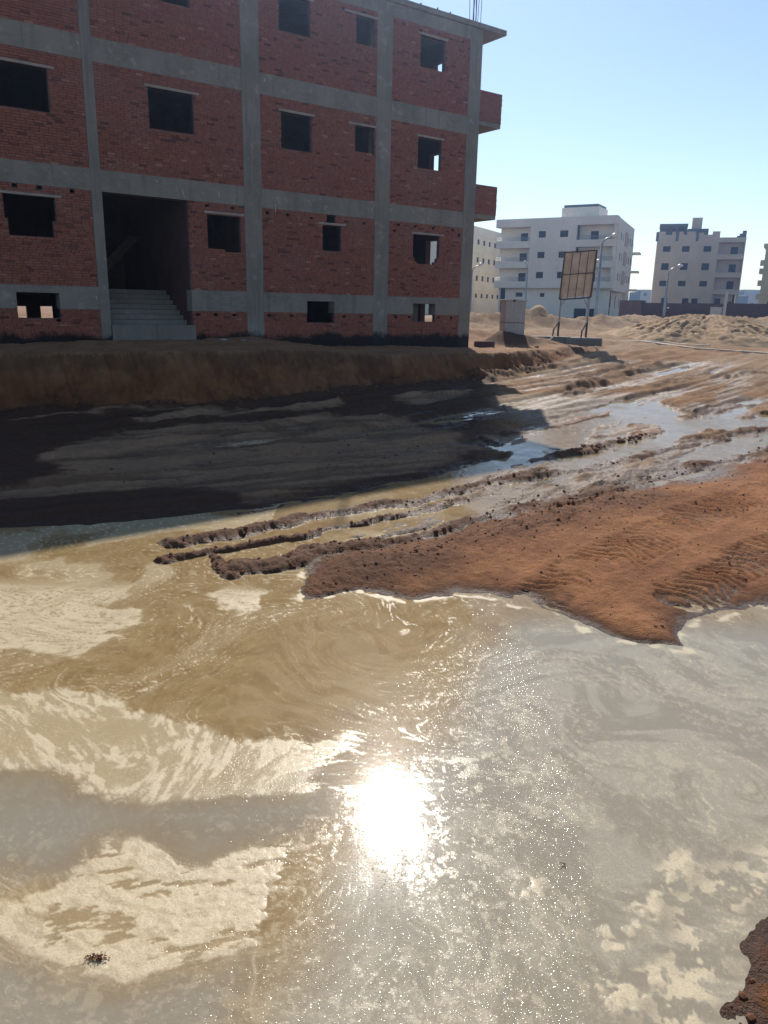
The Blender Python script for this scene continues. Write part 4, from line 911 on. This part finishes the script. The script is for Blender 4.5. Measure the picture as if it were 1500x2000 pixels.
# ------------------------------------------------------------------ street furniture
def gz(x, y): return float(ground(np.array([float(x)]), np.array([float(y)]))[0][0])
def lamp(x, y, zb, top, reach, label, rad=.085, dirx=1, base=None):
    """octagonal tapering pole, swept arm, flat lantern"""
    t = thing('street_lamp', label, 'street lamp', (x, y, zb), 'street lamps along the far road')
    m = MB(); m.tube([(x, y, zb - .3), (x, y, zb + .5), (x, y, top - .75)], [rad * 1.5, rad * 1.35, rad * .8], 8); m.build('pole', M['galv'], t, True)
    pts = [(x, y, top - .75), (x + dirx * .06 * reach, y, top - .45), (x + dirx * .25 * reach, y, top - .2), (x + dirx * .62 * reach, y, top - .03)]
    m = MB(); m.tube(pts, [rad * .8, rad * .7, rad * .62, rad * .55], 8); m.build('arm', M['galv'], t, True)
    m = MB(); e = pts[-1]; L = .42 * reach
    m.tube([e, (e[0] + dirx * L * .12, y, e[2] + .04), (e[0] + dirx * L * .55, y, e[2] + .12), (e[0] + dirx * L, y, e[2] + .15)], [rad * .6, rad * 1.5, rad * 1.7, rad * .7], 8); m.build('lantern', M['lamp_head'], t, True)
    m = MB(); m.box(XY, x - .3, x + .3, y - .3, y + .3, zb - .5, zb + .03); m.build('base', M['conc'], t)
lamp(18.5, 70, gz(18.5, 70), 9.2, 1.25, 'tall street lamp rising just right of the billboard, its lantern leaning right', .13)
lamp(21.5, 85, gz(21.5, 85), 8.02, .9, 'street lamp half hidden behind the billboard with only its lantern clear', .11)
lamp(8.35, 80, gz(8.35, 80), 7.14, 1.0, 'street lamp by the corner of the brick building in front of the cream block', .09)
lamp(16.5, 95, gz(16.5, 95), 8.35, .5, 'slim street lamp against the white apartment block, lantern leaning left', .10, -1)
lamp(26.3, 75, gz(26.3, 75), 7.11, 1.25, 'street lamp in front of the beige apartment block, lantern leaning right', .10)
m = MB(); z = gz(39.3, 92); m.tube([(39.25, 92, z - .3), (39.3, 92, 5.4)], [.19, .17], 8); m.box(XY, 39.0, 39.6, 91.7, 92.3, z - .4, z + .12)
tag(m.build('concrete_post', M['cabinet']), 'pale concrete post standing before the boundary wall below the beige block\'s balcony corner', 'post')
# small cabinet by the boundary wall
cb = thing('electrical_cabinet', 'small pale electrical cabinet standing before the dark red boundary wall', 'cabinet', (33.4, 80, gz(33.4, 80)))
z = min(2.4, gz(33.4, 80)); m = MB(); m.box(XY, 32.92, 33.9, 80, 80.5, z - .3, 3.50); m.build('body', M['cabinet'], cb, bevel=.02)
m = MB(); m.box(XY, 32.88, 33.94, 79.96, 80.54, 3.502, 3.58); m.build('lid', M['cabinet'], cb)
for a in (32.97, 33.42):
    m = MB(); m.box(XY, a, a + .42, 79.985, 79.998, 2.65, 3.42); d = m.build('door', M['cabinet'], cb)
    m = MB(); m.box(XY, a + .34, a + .37, 79.96, 79.984, 2.95, 3.1); m.build('handle', M['steel'], d)
# concrete meter kiosk
FK = Frame(4.93, 33.0, 84); 
kz = 1.45
kk = thing('utility_kiosk', 'square grey rendered utility kiosk with pale lid standing on a dark dirt heap', 'kiosk', (5.4, 33.2, kz))
m = MB(); m.box(FK, 0, .86, 0, .9, kz - .3, 2.32); m.box(FK, 0, .86, 0, .9, 2.325, 3.2); m.build('body', M['kiosk'], kk, bevel=.01)
m = MB(); m.box(FK, -.035, .93, -.04, .95, 3.205, 3.255); m.build('lid', M['kiosk_lid'], kk, bevel=.008)
m = MB(); m.box(FK, .29, .39, -.06, -.042, 3.17, 3.255); m.build('hasp', M['rust'], kk)
m = MB(); m.box(FK, -.008, .868, -.008, .908, 2.29, 2.315); m.build('joint_band', M['conc'], kk)
# billboard seen from behind
fbz = 1.68
FBL = Frame(7.80, 36.0, 93); FBL.n = (FBL.n[0], abs(FBL.n[1]))
bb = thing('billboard', 'weathered wooden billboard seen from behind on rusty steel legs', 'billboard', (8.55, 36, 1.4))
H = 2.0
W0 = 1.40
def bp(u, v, z):      # the panel leans a little: top edge further right
    return FBL.p(u + (z - 3.41) * .045, v, z + u * .085)
def bquad(m, u0_, u1_, v0, v1, z0, z1): m.hexa([bp(u0_, v0, z0), bp(u1_, v0, z0), bp(u1_, v1, z0), bp(u0_, v1, z0), bp(u0_, v0, z1), bp(u1_, v0, z1), bp(u1_, v1, z1), bp(u0_, v1, z1)])
for k in range(4):
    for z0, z1 in ((3.41, 4.42), (4.428, 5.33)):
        m = MB(); bquad(m, .02 + k * W0 / 4, .02 + (k + 1) * W0 / 4 - .008, .06, .08, z0, z1); m.build('board', M['board'], bb)
for a, b, z0, z1 in ((-.03, .03, 3.33, 5.38), (W0 - .03, W0 + .04, 3.33, 5.38)):
    m = MB(); bquad(m, a, b, -.01, .058, z0, z1); m.build('frame_bar', M['rust'], bb)
for z0, z1 in ((5.34, 5.40), (3.30, 3.36), (4.395, 4.43)):
    m = MB(); bquad(m, .031, W0 - .031, 0, .056, z0, z1); m.build('frame_bar', M['rust'], bb)
for k in (1, 2, 3):
    for z0, z1 in ((3.361, 4.394), (4.431, 5.339)):
        m = MB(); bquad(m, k * W0 / 4, k * W0 / 4 + .017, .02, .058, z0, z1); m.build('mullion', M['rust'], bb)
P0, P1 = FBL.p(.07, .12, 0), FBL.p(W0 - .05, .12, 0)
for q, zb in ((P0, 1.72), (P1, fbz)):
    m = MB(); m.tube([(q[0] + .0, q[1], zb - .05), (q[0] + .02, q[1], 3.6)], .045, 6); lg = m.build('leg', M['galv'], bb)
    m = MB(); m.tube([(q[0], q[1], zb - .05), (q[0] + .004, q[1], 2.35)], .05, 6); m.build('sleeve', M['rust'], lg)
    m = MB(); m.tube([(q[0] - .33, q[1] - .45, zb - .05), (q[0] - .30, q[1] - .42, zb + .3), (q[0], q[1], 2.35)], .038, 6); m.build('brace', M['rust'], bb)
    s = 1 if q is P0 else -1
    m = MB(); m.tube([(q[0], q[1], 3.0), (q[0] + s * .22, q[1], 3.36)], .025, 6); m.build('brace', M['galv'], bb)
for (xa, ya, wd, dp, z0, z1, rz) in ((8.05, 35.3, 1.68, 1.3, .9, fbz - .01, 91), (6.75, 35.25, 1.6, 1.3, .9, 1.70, 84)):
    ff = Frame(xa, ya, rz); m = MB(); m.box(ff, 0, wd, 0, dp, z0, z1); m.build('footing', M['conc'], bb, bevel=.03)
# kerbs
def kerb(pts, label):
    m = MB()
    for (ax, ay), (bx_, by_) in zip(pts[:-1], pts[1:]):
        L = math.hypot(bx_ - ax, by_ - ay); n = max(1, int(L / .9)); tx, ty = (bx_ - ax) / L, (by_ - ay) / L; ox, oy = -ty * .16, tx * .16
        for k in range(n):
            q0, q1 = L * k / n + .015, L * (k + 1) / n - .015; pa = (ax + tx * q0, ay + ty * q0); pb = (ax + tx * q1, ay + ty * q1)
            za = min(gz(*pa), prof(pa[1]) + .12); zb = min(gz(*pb), prof(pb[1]) + .12); hh = .04
            m.hexa([(pa[0] - ox, pa[1] - oy, za - .15), (pb[0] - ox, pb[1] - oy, zb - .15), (pb[0] + ox, pb[1] + oy, zb - .15), (pa[0] + ox, pa[1] + oy, za - .15),
                    (pa[0] - ox, pa[1] - oy, za + hh), (pb[0] - ox, pb[1] - oy, zb + hh), (pb[0] + ox, pb[1] + oy, zb + hh), (pa[0] + ox, pa[1] + oy, za + hh)])
    o = m.build('kerb', M['kerb']); o['kind'] = 'structure'; return o
kerb(POLY['kerb1'], ''); kerb(POLY['kerb2'], '')

# ------------------------------------------------------------------ sand piles
def pile(cx_, cy_, rx, ry, h, seed, label, base):
    n, k = 220, 90
    V = []; F = []
    A = np.linspace(0, 2 * math.pi, n, endpoint=False); T = np.linspace(0, 1, k)
    aa, tt = np.meshgrid(A, T)
    rr = 1 + .22 * (fbm(np.cos(aa) * 1.5 + seed, np.sin(aa) * 1.5, seed, 3) - .5) * 2
    x = cx_ + np.cos(aa) * tt * rx * rr; y = cy_ + np.sin(aa) * tt * ry * rr
    hh = h * np.clip(1 - tt, 0, 1) ** 1.0 * (1 - .18 * np.exp(-(tt / .12) ** 2))
    wig = fbm(aa * 9 + tt * 2.5, tt * 3.0, seed + 3, 4, .6) - .5
    hh += h * (.11 * wig + .12 * (fbm(x * 1.4, y * 1.4, seed + 5, 5, .6) - .5) + .10 * (fbm(x * 4.2, y * 4.2, seed + 9, 4, .65) - .5) - .22 * np.maximum(0, .08 - np.abs(fbm(aa * 7 + x * .6, tt * 2.2, seed + 13, 3, .55) - .5)) * 4) * np.sin(math.pi * np.clip(tt * .96 + .04, 0, 1))
    z = base + hh - .35 * tt ** 6
    me = bpy.data.meshes.new('sand_pile')
    V = np.stack([x.ravel(), y.ravel(), z.ravel()], 1).tolist()
    for i in range(k - 1):
        for j in range(n): F.append((i * n + j, i * n + (j + 1) % n, (i + 1) * n + (j + 1) % n, (i + 1) * n + j))
    me.from_pydata(V, [], F); me.polygons.foreach_set('use_smooth', [True] * len(F)); me.materials.append(M['sand'])
    if me.polygons[n * 20].normal.z < 0: me.flip_normals()
    o = bpy.data.objects.new('sand_pile', me); col.objects.link(o)
    tag(o, label, 'sand pile', 'spoil heaps beyond the kerb')
pile(17.0, 42.0, 6.6, 5.5, 1.75, 501, 'largest sand pile with furrowed slopes beyond the pale kerb', 1.35)
pile(23.4, 44.5, 4.6, 4.0, 1.15, 521, 'smaller sand pile cut by the right edge of the view', 1.4)
pile(23.0, 54.0, 5.0, 3.5, 1.35, 541, 'greyish sand pile behind the gap between the two nearer piles', 1.5)

# ------------------------------------------------------------------ loose pieces
def rock(name, x, y, s, mat, label, cat, sq=(1, 1, .7), group=None, z=None):
    bm = bmesh.new(); bmesh.ops.create_icosphere(bm, subdivisions=2, radius=1)
    for v in bm.verts:
        d = 1 + .35 * (random.random() - .5); v.co = Vector((round(v.co.x * 1.6) / 1.6 * .4 + v.co.x * .6, round(v.co.y * 1.6) / 1.6 * .4 + v.co.y * .6, v.co.z)) * d * s
        v.co.x *= sq[0]; v.co.y *= sq[1]; v.co.z *= sq[2]
    me = bpy.data.meshes.new(name); bm.to_mesh(me); bm.free(); me.materials.append(mat)
    o = bpy.data.objects.new(name, me); col.objects.link(o); o.location = (x, y, (gz(x, y) if z is None else z) + s * sq[2] * .35); o.rotation_euler = (0, 0, random.random() * 6)
    return tag(o, label, cat, group)
bk = MB(); fr = Frame(14.9, 46.0, 70); zz = gz(15, 46); bk.hexa([fr.p(0, 0, zz - .1), fr.p(.55, .1, zz - .1), fr.p(.6, .7, zz - .1), fr.p(.05, .6, zz - .1), fr.p(-.05, .1, zz + .42), fr.p(.38, .1, zz + .3), fr.p(.42, .6, zz + .26), fr.p(0, .6, zz + .4)])
tag(bk.build('masonry_block', M['rbrick2'], bevel=.03), 'reddish chunk of masonry lying on the sandy ground right of the billboard', 'masonry block')
bk = MB(); fr = Frame(3.42, 30.3, 84); zz = gz(3.7, 30.4); bk.box(fr, 0, .78, 0, .25, zz - .25, zz + .22)
tag(bk.build('brick_kerb', M['rbrick'], bevel=.02), 'low dark red brick stub beside the corner of the brick building', 'brick stub')
for k, (x, y, s, lb) in enumerate(((6.35, 33.3, .13, 'grey stone at the foot of the dirt heap right of the kiosk'), (4.85, 31.6, .07, 'small stone on the dirt left of the kiosk foot'), (6.0, 31.3, .09, 'dark lump on the sunlit bank edge below the kiosk'))):
    rock('stone', x, y, s, M['conc'] if k != 2 else M['clod'], lb, 'stone', group='stones around the kiosk')
m = MB(); a = (7.0, 33.9, gz(7, 33.9) + .06); m.tube([a, (7.35, 34.3, gz(7.35, 34.3) + .28)], .03, 6)
tag(m.build('timber_offcut', M['ply']), 'pale timber offcut leaning by the billboard footings', 'timber')
m = MB(); q = FA.p(3.2, 1.6, 0); zz = gz(q[0], q[1]); f = Frame(q[0], q[1], 70); m.box(f, 0, .28, 0, .12, zz - .01, zz + .05)
tag(m.build('plaster_scrap', M['cap']), 'white plaster scrap on the bank below the brick building\'s corner', 'scrap')
for k, (u, v, s, lb) in enumerate(((-6.6, .9, .10, 'largest pale rubble piece on the dirt right of the entrance steps'), (-6.0, 1.0, .07, 'smaller pale rubble piece below the window right of the entrance'), (-7.9, 1.2, .05, 'tiny pale rubble piece directly in front of the entrance steps'))):
    q = FA.p(u, -v, 0); rock('rubble_piece', q[0], q[1], s, M['lintel'], lb, 'rubble', (1.5, 1, .4), 'rubble by the entrance steps')

# floating scraps caught in the foam
def clump(x, y, r, n, label, mat):
    m = MB()
    for k in range(n):
        a = random.random() * 6.28; d = r * random.random() ** .7; q = Vector((x + math.cos(a) * d * 1.6, y + math.sin(a) * d * .6, .004 + random.random() * .012)); t = random.random() * 6.28; l = random.uniform(.006, .018)
        m.tube([q, q + Vector((math.cos(t) * l, math.sin(t) * l, random.uniform(-.002, .006)))], random.uniform(.0012, .003), 5)
    tag(m.build('floating_debris', mat), label, 'debris', 'scraps floating on the foam')
clump(-1.224, 2.716, .032, 60, 'clump of brown crumbs floating on the cream foam raft at lower left', M['clod'])
clump(.978, 3.371, .006, 5, 'tiny brown scrap floating on foam right of the sun glint', M['clod'])

# ------------------------------------------------------------------ stooping figure by the wall
def person():
    X, Y = 30.3, 86.0; z = max(1.9, gz(X, Y))
    J = [(0, 0, .82), (.02, 0, 1.02), (.12, 0, 1.22), (.20, 0, 1.36), (.27, 0, 1.46),           # pelvis, waist, chest, neck, skull
         (-.02, .10, .80), (.03, .12, .42), (-.04, .12, .06), (.10, .12, .03),
         (-.02, -.10, .80), (.05, -.12, .42), (-.02, -.12, .06), (.12, -.12, .03),
         (.14, .20, 1.22), (.22, .24, .95), (.34, .20, .74), (.14, -.20, 1.22), (.24, -.24, .95), (.36, -.20, .74)]
    E = [(0, 1), (1, 2), (2, 3), (3, 4), (0, 5), (5, 6), (6, 7), (7, 8), (0, 9), (9, 10), (10, 11), (11, 12), (2, 13), (13, 14), (14, 15), (2, 16), (16, 17), (17, 18)]
    Rr = [.15, .14, .16, .07, .10, .11, .08, .055, .045, .11, .08, .055, .045, .08, .06, .04, .08, .06, .04]
    me = bpy.data.meshes.new('person'); me.from_pydata(J, E, [])
    o = bpy.data.objects.new('person', me); col.objects.link(o); o.modifiers.new('skin', 'SKIN')
    for i, q in enumerate(Rr): me.skin_vertices[0].data[i].radius = (q, q)
    me.skin_vertices[0].data[0].use_root = True
    s = o.modifiers.new('sub', 'SUBSURF'); s.levels = 1; s.render_levels = 1
    me.materials.append(M['cloth_maroon']); o.location = (X, Y, z - .02); o.rotation_euler = (0, 0, .3)
    tag(o, 'small figure in dark maroon clothes and white cap stooping near the boundary wall', 'person')
    bm = bmesh.new(); bmesh.ops.create_uvsphere(bm, u_segments=12, v_segments=8, radius=.125)
    for v in bm.verts: v.co.z *= .75
    c = bpy.data.meshes.new('cap'); bm.to_mesh(c); bm.free(); c.materials.append(M['cap']); q = bpy.data.objects.new('cap', c); col.objects.link(q); q.parent = o; q.location = (.29, 0, 1.52)
person()

# ------------------------------------------------------------------ mud clods along the ruts, foam bubbles (uncountable)
def scatter(name, pts, sizes, flat, mat, sub):
    bm = bmesh.new(); bmesh.ops.create_icosphere(bm, subdivisions=sub, radius=1); V0 = np.array([v.co[:] for v in bm.verts]); F0 = np.array([[v.index for v in f.verts] for f in bm.faces]); bm.free()
    n = len(pts); nv = len(V0)
    jit = 1 + (RNG.random((n, nv, 1)) - .5) * (.5 if sub == 1 and mat is M['clod'] else 0.06)
    ang = RNG.random(n) * 6.28; c, s = np.cos(ang)[:, None], np.sin(ang)[:, None]
    st = 1 + (RNG.random((n, 1)) - .3) * .6
    X = V0[None, :, 0] * st; Y = V0[None, :, 1]
    W = np.stack([X * c - Y * s, X * s + Y * c, np.repeat(V0[None, :, 2] * flat, n, 0)], 2) * jit * np.asarray(sizes)[:, None, None] + np.asarray(pts)[:, None, :]
    f = (F0[None] + (np.arange(n) * nv)[:, None, None]).reshape(-1, 3)
    me = bpy.data.meshes.new(name); me.vertices.add(n * nv); me.vertices.foreach_set('co', W.astype(np.float32).ravel())
    me.loops.add(f.size); me.loops.foreach_set('vertex_index', f.astype(np.int32).ravel()); me.polygons.add(len(f)); me.polygons.foreach_set('loop_start', np.arange(0, f.size, 3, dtype=np.int32))
    me.polygons.foreach_set('use_smooth', np.full(len(f), sub > 1 or mat is not M['clod'])); me.update(calc_edges=True); me.materials.append(mat)
    o = bpy.data.objects.new(name, me); col.objects.link(o); o['kind'] = 'stuff'; return o
pp = []; ss = []
for k, cnt, wd, smax in (('rg1', 170, .26, .026), ('rg2', 60, .12, .018), ('rg3', 15, .12, .016), ('rg3b', 140, .32, .026), ('rg4', 200, .45, .016), ('rg5', 120, .2, .05)):
    P = POLY[k]; L = [math.hypot(b[0] - a[0], b[1] - a[1]) for a, b in zip(P[:-1], P[1:])]; T = sum(L)
    for _ in range(cnt):
        t = random.random() * T; i = 0
        while t > L[i] and i < len(L) - 1: t -= L[i]; i += 1
        a, b = P[i], P[i + 1]; q = t / L[i]; x = a[0] + (b[0] - a[0]) * q + random.gauss(0, wd * .6); y = a[1] + (b[1] - a[1]) * q + random.gauss(0, wd * .6)
        pp.append((x, y)); ss.append(smax * random.random() ** 2.2 + .008)
for _ in range(1800):
    x, y = random.uniform(-1, 8), random.uniform(6.2, 14); pp.append((x, y)); ss.append(.013 * random.random() ** 3 + .003)
for _ in range(900):
    x, y = random.uniform(-9, 3), random.uniform(9.5, 20); pp.append((x, y)); ss.append(.022 * random.random() ** 4 + .005)
for _ in range(700):
    u = random.uniform(-14, 6); v = np.interp(u, FOOT_U, FOOT_V) - .15 + abs(random.gauss(0, .28)); q = FA.p(u, -v, 0); pp.append((q[0], q[1])); ss.append(.055 * random.random() ** 3 + .010)
P = POLY['nr'][1:8]
for _ in range(24):
    i = random.randrange(len(P) - 1); q = random.random(); a, b = P[i], P[i + 1]
    pp.append((a[0] + (b[0] - a[0]) * q + random.gauss(.08, .09), a[1] + (b[1] - a[1]) * q + random.gauss(0, .09))); ss.append(.022 * random.random() ** 3 + .004)
pp = np.array(pp); ss = np.array(ss); zz, at = ground(pp[:, 0].copy(), pp[:, 1].copy()); ok = zz - prof(pp[:, 1]) > .004
scatter('mud_clods', np.c_[pp[ok], zz[ok] + ss[ok] * .2], ss[ok], .8, M['clod'], 1)['label'] = 'loose mud clods strewn along the ruts'

# ------------------------------------------------------------------ haze, also shaped to stand in for lens veil
hz = MB(); hz.box(XY, -5600, 5600, -5600, 5600, -1.5, 20.0)
ho = hz.build('haze', M['soil']); ho.data.materials.clear()
hm = bpy.data.materials.new('haze_and_lens_veil'); hm.use_nodes = True; n = hm.node_tree; n.nodes.clear()
o = n.nodes.new('ShaderNodeOutputMaterial'); v = n.nodes.new('ShaderNodeVolumePrincipled')
v.inputs['Color'].default_value = (0.44, 0.62, 1.0, 1); v.inputs['Density'].default_value = 0.0011; v.inputs['Anisotropy'].default_value = 0.87
n.links.new(v.outputs[0], o.inputs['Volume']); ho.data.materials.append(hm); ho['kind'] = 'stuff'; ho['label'] = 'thin blue haze in the air, also standing in for lens veil'
